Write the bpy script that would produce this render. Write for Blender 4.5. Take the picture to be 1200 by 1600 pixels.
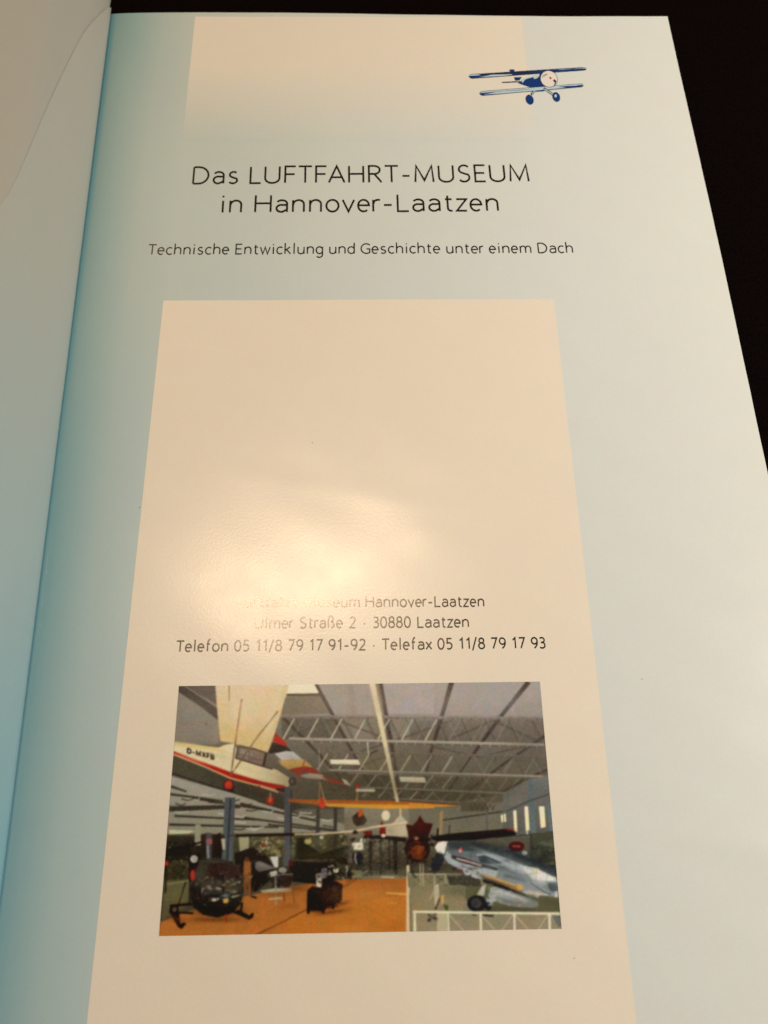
import bpy, math, random
import numpy as np
from mathutils import Matrix, Vector

# ------------------------------------------------------------------ scene, camera, lights
MM = 0.001
scene = bpy.context.scene
for o in list(bpy.data.objects):
    bpy.data.objects.remove(o)
C = scene.collection
random.seed(4)
rng = np.random.default_rng(7)

# camera: phone held about 21 cm over the page, tipped 23 degrees towards the page top
FPX = 1300.0
CAM = np.array([89.955, -282.343, 207.566])          # mm; origin = top left of the page, z = 0 the page
R = np.array([[0.99979401, -0.01516152, 0.01349297],  # world -> camera
              [0.00876612, 0.92217728, 0.3866681],
              [-0.01830539, -0.38647017, 0.92212023]])
cd = bpy.data.cameras.new('camera')
cam = bpy.data.objects.new('camera', cd)
C.objects.link(cam)
m = Matrix([list(R.T[i]) + [CAM[i] * MM] for i in range(3)] + [[0, 0, 0, 1]])
cam.matrix_world = m
cd.sensor_fit = 'VERTICAL'
cd.sensor_height = 24.0
cd.lens = 24.0 * FPX / 1600.0
cd.clip_start = 0.005
cd.clip_end = 50.0
cd.dof.use_dof = True
cd.dof.focus_distance = 0.225
cd.dof.aperture_fstop = 16.0
scene.camera = cam

world = bpy.data.worlds.new('World')
scene.world = world
world.use_nodes = True
bg = world.node_tree.nodes['Background']
bg.inputs['Color'].default_value = (0.62, 0.85, 1.0, 1)
bg.inputs['Strength'].default_value = 0.01


def area(name, loc, target, size, power, color, shape='DISK', size_y=None):
    l = bpy.data.lights.new(name, 'AREA')
    l.shape = shape
    l.size = size
    if size_y:
        l.size_y = size_y
    l.energy = power
    l.color = color
    o = bpy.data.objects.new(name, l)
    o.location = loc
    o.rotation_euler = (Vector(target) - Vector(loc)).to_track_quat('-Z', 'Y').to_euler()
    C.objects.link(o)
    return o


# warm room lamp above and beyond the page: its mirror image is the sheen over the address lines
lamp = area('ceiling_lamp', (-0.030, 0.212, 1.30), (0.08, -0.2, 0), 0.36, 5.3, (1.0, 0.72, 0.45), 'RECTANGLE', 0.07)
lamp.rotation_euler = (0, 0, math.radians(9))        # hangs level, facing straight down
# added fills, no real fixtures: amber beyond the head, pale from left and right
area('amber_fill', (-0.50, 0.50, 0.60), (0.08, -0.15, 0), 0.7, 2.3, (1.0, 0.52, 0.18))
area('left_light', (-0.80, -0.15, 0.55), (0.08, -0.15, 0), 0.9, 0.6, (1.0, 0.99, 0.88))
area('right_light', (0.62, -0.17, 0.39), (0.08, -0.15, 0), 0.35, 3.75, (1.0, 0.965, 0.90))

vs = scene.view_settings
vs.view_transform = 'Standard'
vs.look = 'None'
vs.exposure = 0.11
vs.gamma = 1.0
vs.use_curve_mapping = False
scene.render.engine = 'CYCLES'


# ------------------------------------------------------------------ helpers
def px2mm(px, py, z=0.0):
    """a point of the page plane (mm) measured on the photograph"""
    d = R.T @ np.array([px - 600.0, 800.0 - py, -FPX])
    t = (z - CAM[2]) / d[2]
    p = CAM + d * t
    return p[0], p[1]


def lin(c):
    c = np.asarray(c, float) / 255.0
    return np.where(c <= 0.04045, c / 12.92, ((c + 0.055) / 1.055) ** 2.4)


def smooth(e0, e1, x):
    t = np.clip((x - e0) / (e1 - e0), 0, 1)
    return t * t * (3 - 2 * t)


PAGE_W, PAGE_H = 200.6, 326.0
FOLDS = [(px2mm(330, 735), px2mm(1150, 868), 0.03, 3.0), (px2mm(260, 690), px2mm(1000, 805), -0.015, 3.2), (px2mm(930, 1285), px2mm(1200, 1330), 0.11, 3.0),
         (px2mm(700, 560), px2mm(1180, 610), 0.05, 5.0)]


def page_z(x, y):
    """relief of the right page in mm: sinks a little into the fold, and the sheet cockles"""
    x = np.asarray(x, float)
    y = np.asarray(y, float)
    z = -1.0 * np.exp(-(x + 6.0) / 6.0)
    r = smooth(15, 60, x)
    z = z + r * (0.04 * np.sin(x * 0.047 + y * 0.031 + 1.0) + 0.03 * np.sin(x * 0.11 - y * 0.083)
                 + 0.022 * np.sin(x * 0.21 + y * 0.27 + 2.0))
    # soft cockle where the sheen breaks up, and faint folds near the outer edge
    z = z + 0.05 * np.exp(-(((x - 106) / 7.0) ** 2 + ((y + 203) / 5.0) ** 2))
    for (ax, ay), (bx, by), amp, wd in FOLDS:
        k = (by - ay) / (bx - ax)
        d = (y - ay - k * (x - ax)) / math.hypot(1, k)
        z = z + amp * np.exp(-(d / wd) ** 2) * smooth(ax - 15, ax + 25, x)
    return z


def edge_x(y):
    return 200.0 + 0.9 * smooth(0, 120, -np.asarray(y, float))


def mesh_obj(name, verts, faces, mats, parent=None, smooth_shade=False, idx=None):
    me = bpy.data.meshes.new(name)
    me.from_pydata([tuple(v) for v in verts], [], [tuple(f) for f in faces])
    for mt in (mats if isinstance(mats, (list, tuple)) else [mats]):
        me.materials.append(mt)
    if idx is not None:
        me.polygons.foreach_set('material_index', idx)
    if smooth_shade:
        me.polygons.foreach_set('use_smooth', [True] * len(me.polygons))
    me.update()
    o = bpy.data.objects.new(name, me)
    C.objects.link(o)
    if parent:
        o.parent = parent
    return o


def grid_faces(nu, nv):
    i, j = np.meshgrid(np.arange(nu - 1), np.arange(nv - 1), indexing='ij')
    a = i * nv + j
    return np.stack([a, a + nv, a + nv + 1, a + 1], -1).reshape(-1, 4)


def up_faces(faces, verts):
    """turn a sheet so that its faces look up"""
    f = np.asarray(faces)
    v = np.asarray(verts)
    n = np.cross(v[f[0][1]] - v[f[0][0]], v[f[0][2]] - v[f[0][0]])
    return f if n[2] > 0 else f[:, ::-1]


# ------------------------------------------------------------------ materials
class NT:
    def __init__(self, name):
        self.m = bpy.data.materials.new(name)
        self.m.use_nodes = True
        self.t = self.m.node_tree
        self.b = self.t.nodes['Principled BSDF']

    def n(self, kind, **kw):
        nd = self.t.nodes.new(kind)
        for k, v in kw.items():
            setattr(nd, k, v)
        return nd

    def l(self, a, b):
        self.t.links.new(a, b)

    def math(self, op, a, b=None, c=None, clamp=False):
        nd = self.n('ShaderNodeMath', operation=op, use_clamp=clamp)
        for i, v in enumerate((a, b, c)):
            if v is None:
                continue
            if isinstance(v, (int, float)):
                nd.inputs[i].default_value = v
            else:
                self.l(v, nd.inputs[i])
        return nd.outputs[0]

    def mix(self, fac, a, b, blend='MIX'):
        nd = self.n('ShaderNodeMix', data_type='RGBA', blend_type=blend)
        for s, v in ((nd.inputs[0], fac), (nd.inputs[6], a), (nd.inputs[7], b)):
            if isinstance(v, (int, float)):
                s.default_value = v
            elif isinstance(v, tuple):
                s.default_value = v + (1,)
            else:
                self.l(v, s)
        return nd.outputs[2]

    def ramp(self, fac, stops):
        nd = self.n('ShaderNodeValToRGB')
        cr = nd.color_ramp
        while len(cr.elements) < len(stops):
            cr.elements.new(0.5)
        for e, (p, c) in zip(cr.elements, stops):
            e.position = p
            e.color = tuple(c) + (1,)
        self.l(fac, nd.inputs[0])
        return nd.outputs[0]


CREAM = (0.795, 0.738, 0.632)


def gloss(nt, rough=0.225, level=0.42, ior=1.5, tooth=0.36):
    """coated art paper: satin sheen broken up by the fine tooth of the stock"""
    tc = nt.n('ShaderNodeTexCoord')
    nz = nt.n('ShaderNodeTexNoise')
    nz.inputs['Scale'].default_value = 1500.0
    nz.inputs['Detail'].default_value = 3.0
    nt.l(tc.outputs['Object'], nz.inputs['Vector'])
    nz2 = nt.n('ShaderNodeTexNoise')
    nz2.inputs['Scale'].default_value = 120.0
    nz2.inputs['Detail'].default_value = 4.0
    nt.l(tc.outputs['Object'], nz2.inputs['Vector'])
    h = nt.math('ADD', nz.outputs['Fac'], nt.math('MULTIPLY', nz2.outputs['Fac'], 0.6))
    bp = nt.n('ShaderNodeBump')
    bp.inputs['Strength'].default_value = tooth
    bp.inputs['Distance'].default_value = 0.00004
    nt.l(h, bp.inputs['Height'])
    nt.l(bp.outputs['Normal'], nt.b.inputs['Normal'])
    rg = nt.math('MULTIPLY_ADD', nz2.outputs['Fac'], 0.08, rough - 0.04)
    nt.l(rg, nt.b.inputs['Roughness'])
    nt.b.inputs['IOR'].default_value = ior
    nt.b.inputs['Specular IOR Level'].default_value = level


def page_colour(nt):
    """pale blue tint of the printed page with press mottle; fold shade partly painted in"""
    tc = nt.n('ShaderNodeTexCoord')
    sx = nt.n('ShaderNodeSeparateXYZ')
    nt.l(tc.outputs['Object'], sx.inputs[0])
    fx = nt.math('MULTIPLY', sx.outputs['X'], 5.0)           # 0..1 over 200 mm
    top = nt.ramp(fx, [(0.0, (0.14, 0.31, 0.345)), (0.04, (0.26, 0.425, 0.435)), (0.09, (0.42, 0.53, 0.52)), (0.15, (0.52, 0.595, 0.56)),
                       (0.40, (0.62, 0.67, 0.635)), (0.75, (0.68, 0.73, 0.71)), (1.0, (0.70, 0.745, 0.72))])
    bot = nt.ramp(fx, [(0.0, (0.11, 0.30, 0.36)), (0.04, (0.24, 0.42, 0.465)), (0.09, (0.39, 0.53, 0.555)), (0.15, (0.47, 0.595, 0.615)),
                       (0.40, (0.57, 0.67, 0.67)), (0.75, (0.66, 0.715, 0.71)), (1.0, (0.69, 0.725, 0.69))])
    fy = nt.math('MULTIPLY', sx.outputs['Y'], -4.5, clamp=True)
    return nt.mix(fy, top, bot), tc, sx


def mottle(nt, col, tc, amt=0.035):
    nz = nt.n('ShaderNodeTexNoise')
    nz.inputs['Scale'].default_value = 130.0
    nz.inputs['Detail'].default_value = 5.0
    nz.inputs['Roughness'].default_value = 0.7
    nt.l(tc.outputs['Object'], nz.inputs['Vector'])
    nz3 = nt.n('ShaderNodeTexNoise')
    nz3.inputs['Scale'].default_value = 1400.0
    nz3.inputs['Detail'].default_value = 2.0
    nt.l(tc.outputs['Object'], nz3.inputs['Vector'])
    c1 = nt.mix(1.0, nz.outputs['Color'], nz3.outputs['Color'], 'MULTIPLY')
    hs = nt.n('ShaderNodeVectorMath', operation='MULTIPLY_ADD')
    nt.l(c1, hs.inputs[0])
    hs.inputs[1].default_value = (amt * 4,) * 3
    hs.inputs[2].default_value = (1 - amt,) * 3
    return nt.mix(1.0, col, hs.outputs[0], 'MULTIPLY')


def mat_page():
    nt = NT('pale_blue_paper')
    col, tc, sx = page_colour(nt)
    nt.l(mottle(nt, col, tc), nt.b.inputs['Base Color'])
    gloss(nt)
    return nt.m


def mat_cream(fade):
    nt = NT('cream_print_fading' if fade else 'cream_print')
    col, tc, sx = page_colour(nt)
    if fade:
        f = nt.ramp(nt.math('MULTIPLY', sx.outputs['Y'], -16.4), [(0.0, (0.88, 0.88, 0.88)), (0.45, (0.80,) * 3), (1.0, (0, 0, 0))])
        col = nt.mix(f, col, CREAM)
    else:
        col = nt.mix(1.0, col, CREAM)
    nt.l(mottle(nt, col, tc), nt.b.inputs['Base Color'])
    gloss(nt)
    return nt.m


def mat_ink(name, c):
    nt = NT(name)
    nt.b.inputs['Base Color'].default_value = tuple(c) + (1,)
    gloss(nt, 0.20, 0.5, 1.72, 0.14)          # the ink film shines more than the paper
    return nt.m


def mat_plain_paper():
    nt = NT('page_edge_paper')
    tc = nt.n('ShaderNodeTexCoord')
    nt.l(mottle(nt, nt.mix(1.0, (0.7, 0.7, 0.65), (0.70, 0.69, 0.62)), tc), nt.b.inputs['Base Color'])
    nt.b.inputs['Roughness'].default_value = 0.6
    return nt.m


def mat_left(back=False):
    nt = NT('shade_toned_leaf_behind' if back else 'pale_blue_left_leaf')
    tc = nt.n('ShaderNodeTexCoord')
    sx = nt.n('ShaderNodeSeparateXYZ')
    nt.l(tc.outputs['Object'], sx.inputs[0])
    fy = nt.math('MULTIPLY', sx.outputs['Y'], -3.6, clamp=True)
    col = nt.ramp(fy, [(0.0, (0.40, 0.38, 0.32)), (0.45, (0.37, 0.385, 0.34)), (0.75, (0.30, 0.39, 0.385)), (1.0, (0.20, 0.37, 0.415))])
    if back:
        col = nt.mix(1.0, col, (0.375, 0.36, 0.305))  # darker tone painted in for the shade beyond the crease
    nt.l(mottle(nt, col, tc), nt.b.inputs['Base Color'])
    gloss(nt, 0.32, 0.3)
    return nt.m


def mat_black_cloth():
    nt = NT('black_cloth')
    tc = nt.n('ShaderNodeTexCoord')
    nz = nt.n('ShaderNodeTexNoise')
    nz.inputs['Scale'].default_value = 1500.0
    nz.inputs['Detail'].default_value = 3.0
    nt.l(tc.outputs['Object'], nz.inputs['Vector'])
    col = nt.ramp(nz.outputs['Fac'], [(0.3, (0.0010, 0.0005, 0.0005)), (0.75, (0.005, 0.002, 0.0016))])
    nt.l(col, nt.b.inputs['Base Color'])
    nt.b.inputs['Roughness'].default_value = 0.95
    nt.b.inputs['Specular IOR Level'].default_value = 0.03
    bp = nt.n('ShaderNodeBump')
    bp.inputs['Distance'].default_value = 0.0003
    nt.l(nz.outputs['Fac'], bp.inputs['Height'])
    nt.l(bp.outputs['Normal'], nt.b.inputs['Normal'])
    return nt.m


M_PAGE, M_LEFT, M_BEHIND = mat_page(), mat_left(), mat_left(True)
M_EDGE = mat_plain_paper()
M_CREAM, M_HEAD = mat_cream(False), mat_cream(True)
M_INK = mat_ink('black_ink', (0.016, 0.011, 0.007))

M_SPECK = mat_ink('grey_brown_speck', (0.16, 0.12, 0.09))

# ------------------------------------------------------------------ the setting
table = mesh_obj('tabletop', [(-1.5, -1.5, -0.0055), (1.5, -1.5, -0.0055), (1.5, 1.5, -0.0055), (-1.5, 1.5, -0.0055)],
                 [(0, 1, 2, 3)], mat_black_cloth())
table['kind'] = 'structure'

# ------------------------------------------------------------------ the brochure
book = bpy.data.objects.new('open_brochure', None)
C.objects.link(book)
book.empty_display_size = 0.05
book['label'] = 'open pale blue museum brochure with a printed hangar photo, lying on a black surface'
book['category'] = 'brochure'

# right page
nx, ny = 150, 230
xs = np.concatenate([np.linspace(-9, 30, 60), np.linspace(30.9, 199.6, nx - 63), [199.8, 199.95, 200]])
ys = np.concatenate([[0, -0.05, -0.2], np.linspace(-0.8, -PAGE_H, ny - 3)])
X, Y = np.meshgrid(xs, ys, indexing='ij')
XX = np.where(X > 100, 100 + (X - 100) * (edge_x(Y) - 100) / 100.0, X)
yt = -1.0 * XX / 200.0 + 0.55 * np.sin(XX / 200 * 6.0)       # the trimmed top edge is not quite straight
YY = Y + yt * smooth(-30, 0, Y)
V = np.stack([XX, YY, page_z(XX, YY)], -1).reshape(-1, 3) * MM
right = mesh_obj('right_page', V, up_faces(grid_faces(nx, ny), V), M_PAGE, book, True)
sol = right.modifiers.new('paper', 'SOLIDIFY')
sol.thickness = 0.00012
sol.offset = -1


def box(name, x0, x1, y0, y1, z0, z1, mat, parent):
    v = [(x, y, z) for z in (z0, z1) for y in (y0, y1) for x in (x0, x1)]
    v = np.array(v) * MM
    f = [(0, 2, 3, 1), (4, 5, 7, 6), (0, 1, 5, 4), (2, 6, 7, 3), (0, 4, 6, 2), (1, 3, 7, 5)]
    return mesh_obj(name, v, f, mat, parent)


# leaves under the two visible ones
box('page_stack', -8.0, 199.3, -PAGE_H + 0.4, -1.6, -5.0, -2.0, M_EDGE, book)
box('page_stack', -215, -9.0, -PAGE_H + 0.4, -1.6, -5.0, -2.2, M_EDGE, book)

# left leaf: swells up out of the fold, overhangs it a little and climbs to the left
PROF = np.array([(-8.5, -2.2), (-5.0, -1.4), (-2.2, -0.3), (-1.0, 1.0), (-1.5, 3.2), (-4.0, 7.8), (-8.4, 13.8), (-14, 21.5), (-24, 29.5),
                 (-40, 41.0), (-60, 54.0), (-84, 68.0), (-112, 80.0), (-145, 88.0), (-175, 90.0)])


def spline(P, n):
    d = np.r_[0, np.cumsum(np.hypot(*np.diff(P, axis=0).T))]
    t = np.linspace(0, 1, n) ** 1.7 * d[-1]
    out = []
    k = len(P)
    mt = np.zeros_like(P)
    for i in range(k):
        a, b = max(i - 1, 0), min(i + 1, k - 1)
        mt[i] = (P[b] - P[a]) / (d[b] - d[a])
    for s in t:
        i = min(np.searchsorted(d, s, 'right') - 1, k - 2)
        h = d[i + 1] - d[i]
        u = (s - d[i]) / h
        out.append((2 * u**3 - 3 * u**2 + 1) * P[i] + (u**3 - 2 * u**2 + u) * h * mt[i]
                   + (-2 * u**3 + 3 * u**2) * P[i + 1] + (u**3 - u**2) * h * mt[i + 1])
    return np.array(out)


GAP = 1.0
nu, nv = 300, 420
prof = spline(PROF, nu)
yv = 9.0 - (PAGE_H + 9.0) * np.linspace(0, 1, nv) ** 1.4
LX = np.repeat(prof[:, 0][:, None], nv, 1)
LZ = np.repeat(prof[:, 1][:, None], nv, 1)
LY = np.repeat(yv[None, :], nu, 0)
# the rim over the fold is not quite parallel to it
rim = np.array([px2mm(px, py, 0.6) for px, py in ((177, 2), (147, 225), (111, 500), (82, 720), (61, 900), (38, 1100), (15, 1300), (1, 1410))])
slope, off = np.polyfit(rim[:, 1], rim[:, 0] + 1.2, 1)      # profile x of the rim: -1.2
LX = LX + (slope * LY + off)
# the buckle at the head of the leaf: beyond a curved ridge the sheet drops away, then recovers
seg = np.hypot(np.diff(prof[:, 0]), np.diff(prof[:, 1]))
SS = np.repeat(np.r_[0, np.cumsum(seg)][:, None], nv, 1)      # mm along the sheet from the fold
NX = np.gradient(prof[:, 1])
NZ = -np.gradient(prof[:, 0])
nl = np.hypot(NX, NZ)
NX, NZ = (NX / nl)[:, None], (NZ / nl)[:, None]
cc = (np.stack([LX, LY, LZ], -1) - CAM) @ R.T
PX, PY = 600 + cc[..., 0] / -cc[..., 2] * FPX, 800 - cc[..., 1] / -cc[..., 2] * FPX
kn = []
for qx, qy in ((170, 8), (158, 14), (146, 24), (132, 45), (116, 78), (92, 126), (70, 172), (45, 232), (15, 310)):
    k = np.argmin((PX - qx) ** 2 + (PY - qy) ** 2)
    kn.append((SS.ravel()[k], LY.ravel()[k]))
kn = np.array(sorted(kn))
ridge = np.interp(SS, kn[:, 0], kn[:, 1])
ridge = np.where(SS > kn[-1, 0], kn[-1, 1] + (SS - kn[-1, 0]) * -2.5, ridge)
dd = LY - ridge                                               # > 0 beyond the ridge
s0 = kn[0, 0]
fade = np.exp(-np.clip(SS - s0, 0, None) / 13.0) * smooth(s0 - 2.0, s0 + 5.0, SS)
gap = 0.015 + GAP * fade * np.exp(-np.clip(dd, 0, None) / 22.0)


def leaf(x, y, z, mat):
    v = np.stack([x, y, z], -1).reshape(-1, 3) * MM
    return mesh_obj('left_page', v, grid_faces(nu, nv), mat, book, True)


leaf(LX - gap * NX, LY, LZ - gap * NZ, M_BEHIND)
# the front leaf: its head sags away to the left, and its corner at the fold is rounded off
top = np.interp(SS[:, 0], kn[:, 0], kn[:, 1])
top = np.where(SS[:, 0] > kn[-1, 0], np.maximum(kn[-1, 1] + (SS[:, 0] - kn[-1, 0]) * -2.0, -150), top)
top = np.where(SS[:, 0] < s0, kn[0, 1] - (s0 - SS[:, 0]) ** 2 * 0.12, top)
for _ in range(30):
    top[1:-1] = (top[:-2] + 2 * top[1:-1] + top[2:]) / 4
t_ = (LY - yv[0]) / (yv[-1] - yv[0])
FY = top[:, None] + (yv[-1] - top[:, None]) * t_
leaf(LX + slope * (FY - LY), FY, LZ, M_LEFT)


# ------------------------------------------------------------------ printed panels
def printed_sheet(name, x0, x1, y0, y1, step, lift, mat, parent):
    nu, nv = max(2, int(abs(x1 - x0) / step)), max(2, int(abs(y1 - y0) / step))
    U, W = np.meshgrid(np.linspace(x0, x1, nu), np.linspace(y0, y1, nv), indexing='ij')
    v = np.stack([U, W, page_z(U, W) + lift], -1).reshape(-1, 3) * MM
    return mesh_obj(name, v, up_faces(grid_faces(nu, nv), v), mat, parent, True)


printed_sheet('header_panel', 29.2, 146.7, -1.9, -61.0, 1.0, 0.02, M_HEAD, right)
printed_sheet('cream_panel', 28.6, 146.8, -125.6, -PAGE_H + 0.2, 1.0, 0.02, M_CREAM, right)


# ------------------------------------------------------------------ lettering: a light sans drawn as pen strokes
def arc(cx, cy, rx, ry, a0, a1, n=14):
    return [(cx + rx * math.cos(math.radians(a0 + (a1 - a0) * i / n)), cy + ry * math.sin(math.radians(a0 + (a1 - a0) * i / n)))
            for i in range(n + 1)]


XH = 0.70


def bowl(w):                     # round letter body, x height
    return arc(w / 2, XH / 2, w / 2, XH / 2, 90, 450, 28)


def nn(w, x=0.0):                # arch of n, m, h
    return [(x, 0.40)] + arc(x + w / 2 + 0.01, XH - w / 2 * 1.05, w / 2 - 0.01, w / 2 * 1.05, 165, 0, 12) + [(x + w, 0)]


G = {
    'D': (0.66, [[(0, 0), (0, 1)], [(0, 1), (0.22, 1)] + arc(0.22, 0.5, 0.44, 0.5, 90, -90, 22) + [(0, 0)]]),
    'L': (0.46, [[(0, 1), (0, 0), (0.46, 0)]]),
    'U': (0.64, [[(0, 1), (0, 0.30)] + arc(0.32, 0.30, 0.32, 0.30, 180, 360, 18) + [(0.64, 1)]]),
    'F': (0.46, [[(0, 0), (0, 1), (0.46, 1)], [(0, 0.52), (0.42, 0.52)]]),
    'T': (0.60, [[(0, 1), (0.60, 1)], [(0.30, 1), (0.30, 0)]]),
    'A': (0.70, [[(0, 0), (0.35, 1), (0.70, 0)], [(0.11, 0.32), (0.59, 0.32)]]),
    'H': (0.64, [[(0, 0), (0, 1)], [(0.64, 0), (0.64, 1)], [(0, 0.52), (0.64, 0.52)]]),
    'R': (0.56, [[(0, 0), (0, 1), (0.24, 1)] + arc(0.24, 0.755, 0.25, 0.245, 90, -90, 14) + [(0, 0.51)], [(0.24, 0.51), (0.56, 0)]]),
    'M': (0.82, [[(0, 0), (0.06, 1), (0.41, 0.10), (0.76, 1), (0.82, 0)]]),
    'S': (0.48, [arc(0.25, 0.75, 0.23, 0.25, 35, 230, 14)[:-1] + [(0.14, 0.55), (0.34, 0.45)] + arc(0.23, 0.26, 0.24, 0.26, 45, -145, 14)]),
    'E': (0.46, [[(0.46, 1), (0, 1), (0, 0), (0.46, 0)], [(0, 0.52), (0.42, 0.52)]]),
    'G': (0.66, [arc(0.40, 0.5, 0.40, 0.5, 45, 300, 22) + [(0.66, 0.09), (0.66, 0.47), (0.42, 0.47)]]),
    'X': (0.60, [[(0, 0), (0.6, 1)], [(0, 1), (0.6, 0)]]),
    'B': (0.54, [[(0, 0), (0, 1), (0.26, 1)] + arc(0.26, 0.76, 0.22, 0.24, 90, -90, 10) + [(0, 0.52)], [(0.26, 0.52)] + arc(0.28, 0.26, 0.26, 0.26, 90, -90, 10) + [(0, 0)]]),
    'a': (0.44, [arc(0.22, XH - 0.21, 0.22, 0.21, 150, 0, 12) + [(0.44, 0)], arc(0.2, 0.21, 0.2, 0.21, 70, 290, 14)[:] + [(0.44, 0.14)], [(0.27, 0.407), (0.44, 0.42)]]),
    's': (0.36, [arc(0.19, 0.525, 0.165, 0.175, 40, 225, 12)[:-1] + [(0.12, 0.38), (0.25, 0.315)] + arc(0.17, 0.18, 0.19, 0.18, 45, -145, 12)]),
    'i': (0.0, [[(0, 0), (0, XH)], [(0, 0.90), (0, 1.0)]]),
    'l': (0.0, [[(0, 0), (0, 1.04)]]),
    'n': (0.46, [[(0, 0), (0, XH)], nn(0.46)]),
    'm': (0.80, [[(0, 0), (0, XH)], nn(0.40), nn(0.40, 0.40)]),
    'h': (0.46, [[(0, 0), (0, 1.04)], nn(0.46)]),
    'r': (0.28, [[(0, 0), (0, XH)], [(0, 0.42)] + arc(0.22, XH - 0.2, 0.20, 0.2, 160, 70, 8)]),
    'u': (0.46, [[(0, XH), (0, 0.22)] + arc(0.22, 0.22, 0.22, 0.22, 180, 350, 12)[:-1] + [(0.46, 0.32)], [(0.46, XH), (0.46, 0)]]),
    'o': (0.51, [bowl(0.51)]),
    'e': (0.46, [[(0.01, 0.37), (0.46, 0.37)] + arc(0.23, 0.35, 0.23, 0.35, 6, 310, 24)]),
    'c': (0.40, [arc(0.25, 0.35, 0.25, 0.35, 50, 310, 20)]),
    'd': (0.48, [[(0.48, 1.04), (0.48, 0)], arc(0.25, 0.35, 0.25, 0.35, 25, 335, 22)]),
    'g': (0.48, [[(0.48, XH), (0.48, -0.06)] + arc(0.24, -0.06, 0.24, 0.22, 0, -145, 12), arc(0.25, 0.35, 0.25, 0.35, 25, 335, 22)]),
    'v': (0.48, [[(0, XH), (0.24, 0), (0.48, XH)]]),
    'w': (0.74, [[(0, XH), (0.19, 0), (0.37, XH - 0.02), (0.55, 0), (0.74, XH)]]),
    'x': (0.44, [[(0, XH), (0.44, 0)], [(0, 0), (0.44, XH)]]),
    'z': (0.42, [[(0, XH), (0.42, XH), (0, 0), (0.42, 0)]]),
    'k': (0.42, [[(0, 0), (0, 1.04)], [(0.38, XH), (0.02, 0.36)], [(0.12, 0.44), (0.42, 0)]]),
    't': (0.30, [[(0.10, 0.92), (0.10, 0.16)] + arc(0.24, 0.16, 0.14, 0.16, 180, 290, 8), [(0, XH), (0.28, XH)]]),
    'f': (0.28, [[(0.09, 0), (0.09, 0.84)] + arc(0.25, 0.84, 0.16, 0.2, 180, 80, 8), [(0, XH), (0.26, XH)]]),
    '\u00df': (0.48, [[(0, 0), (0, 0.78)] + arc(0.2, 0.80, 0.2, 0.24, 180, -70, 16) + [(0.20, 0.55)] + arc(0.24, 0.28, 0.24, 0.27, 90, -100, 14)]),
    '-': (0.32, [[(0, 0.38), (0.32, 0.38)]]),
    '/': (0.34, [[(0, -0.08), (0.34, 1.04)]]),
    '\u00b7': (0.0, [[(-0.045, 0.38), (0.045, 0.38)]]),
    '0': (0.48, [arc(0.24, 0.5, 0.24, 0.5, 90, 450, 28)]),
    '1': (0.22, [[(0, 0.80), (0.20, 1.0), (0.20, 0)]]),
    '2': (0.44, [arc(0.21, 0.77, 0.21, 0.23, 155, -20, 12) + [(0.36, 0.52), (0, 0), (0.46, 0)]]),
    '3': (0.42, [arc(0.19, 0.77, 0.20, 0.23, 140, -90, 12), [(0.10, 0.54), (0.19, 0.54)] + arc(0.19, 0.27, 0.23, 0.27, 90, -140, 14)]),
    '5': (0.42, [[(0.40, 1), (0.06, 1), (0.04, 0.56)] + arc(0.18, 0.30, 0.24, 0.30, 110, -130, 16)]),
    '7': (0.44, [[(0, 1), (0.44, 1), (0.13, 0)]]),
    '8': (0.46, [arc(0.23, 0.77, 0.19, 0.23, 90, 450, 20), arc(0.23, 0.27, 0.23, 0.27, 90, 450, 22)]),
    '9': (0.46, [arc(0.23, 0.70, 0.23, 0.30, 0, 360, 22), [(0.46, 0.70)] + arc(0.10, 0.62, 0.36, 0.62, 0, -75, 12)]),
}
NARROW = {'i': 0.05, 'l': 0.05, '\u00b7': 0.1, '1': 0.04}
LEFT = {'A': 0.02, 'T': 0.0, 'a': 0.01, 'e': 0.01}
RIGHT = {'F': 0.07, 'L': 0.06, 'T': 0.02, 'R': 0.05, 'E': 0.03, 'r': 0.03, 'k': 0.03, 'a': 0.01, 't': 0.03}
SIDE = 0.128


def layout(text, space=0.34, kern=0.0):
    """strokes of a line in cap heights, starting at x = 0"""
    x, out = 0.0, []
    ROUND = set('oecdgG0893')
    for ch in text:
        if ch == ' ':
            x += space
            continue
        w, st = G[ch]
        pad = SIDE - (0.03 if ch in ROUND else 0) - (0.05 if ch in 'TAvwxzr/' else 0) + NARROW.get(ch, 0)
        x += pad - LEFT.get(ch, 0)
        for s in st:
            out.append([(px + x, py) for px, py in s])
        x += w + pad - RIGHT.get(ch, 0) + kern
    x0 = min(p[0] for s in out for p in s)
    x1 = max(p[0] for s in out for p in s)
    return [[(px - x0, py) for px, py in s] for s in out], x1 - x0


def ribbon(pts, wd):
    """left and right outline of a stroke with mitred joins"""
    P = [np.array(pts[0], float)]
    for p in pts[1:]:
        if np.hypot(*(np.array(p) - P[-1])) > 1e-6:
            P.append(np.array(p, float))
    P = np.array(P)
    n = len(P)
    d = np.diff(P, axis=0)
    d /= np.hypot(d[:, 0], d[:, 1])[:, None]
    nr = np.stack([-d[:, 1], d[:, 0]], 1)
    L, Rr = [], []
    for i in range(n):
        a, b = nr[max(i - 1, 0)], nr[min(i, n - 2)]
        mm_ = a + b
        k = mm_.dot(mm_)
        o = mm_ * (2.0 / k) if k > 0.12 else b
        q = np.hypot(*o)
        if q > 2.2:
            o = o / q * 2.2
        L.append(P[i] + o * wd / 2)
        Rr.append(P[i] - o * wd / 2)
    return L, Rr


PEN = 1.25                       # the face has slightly heavier horizontals


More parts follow.
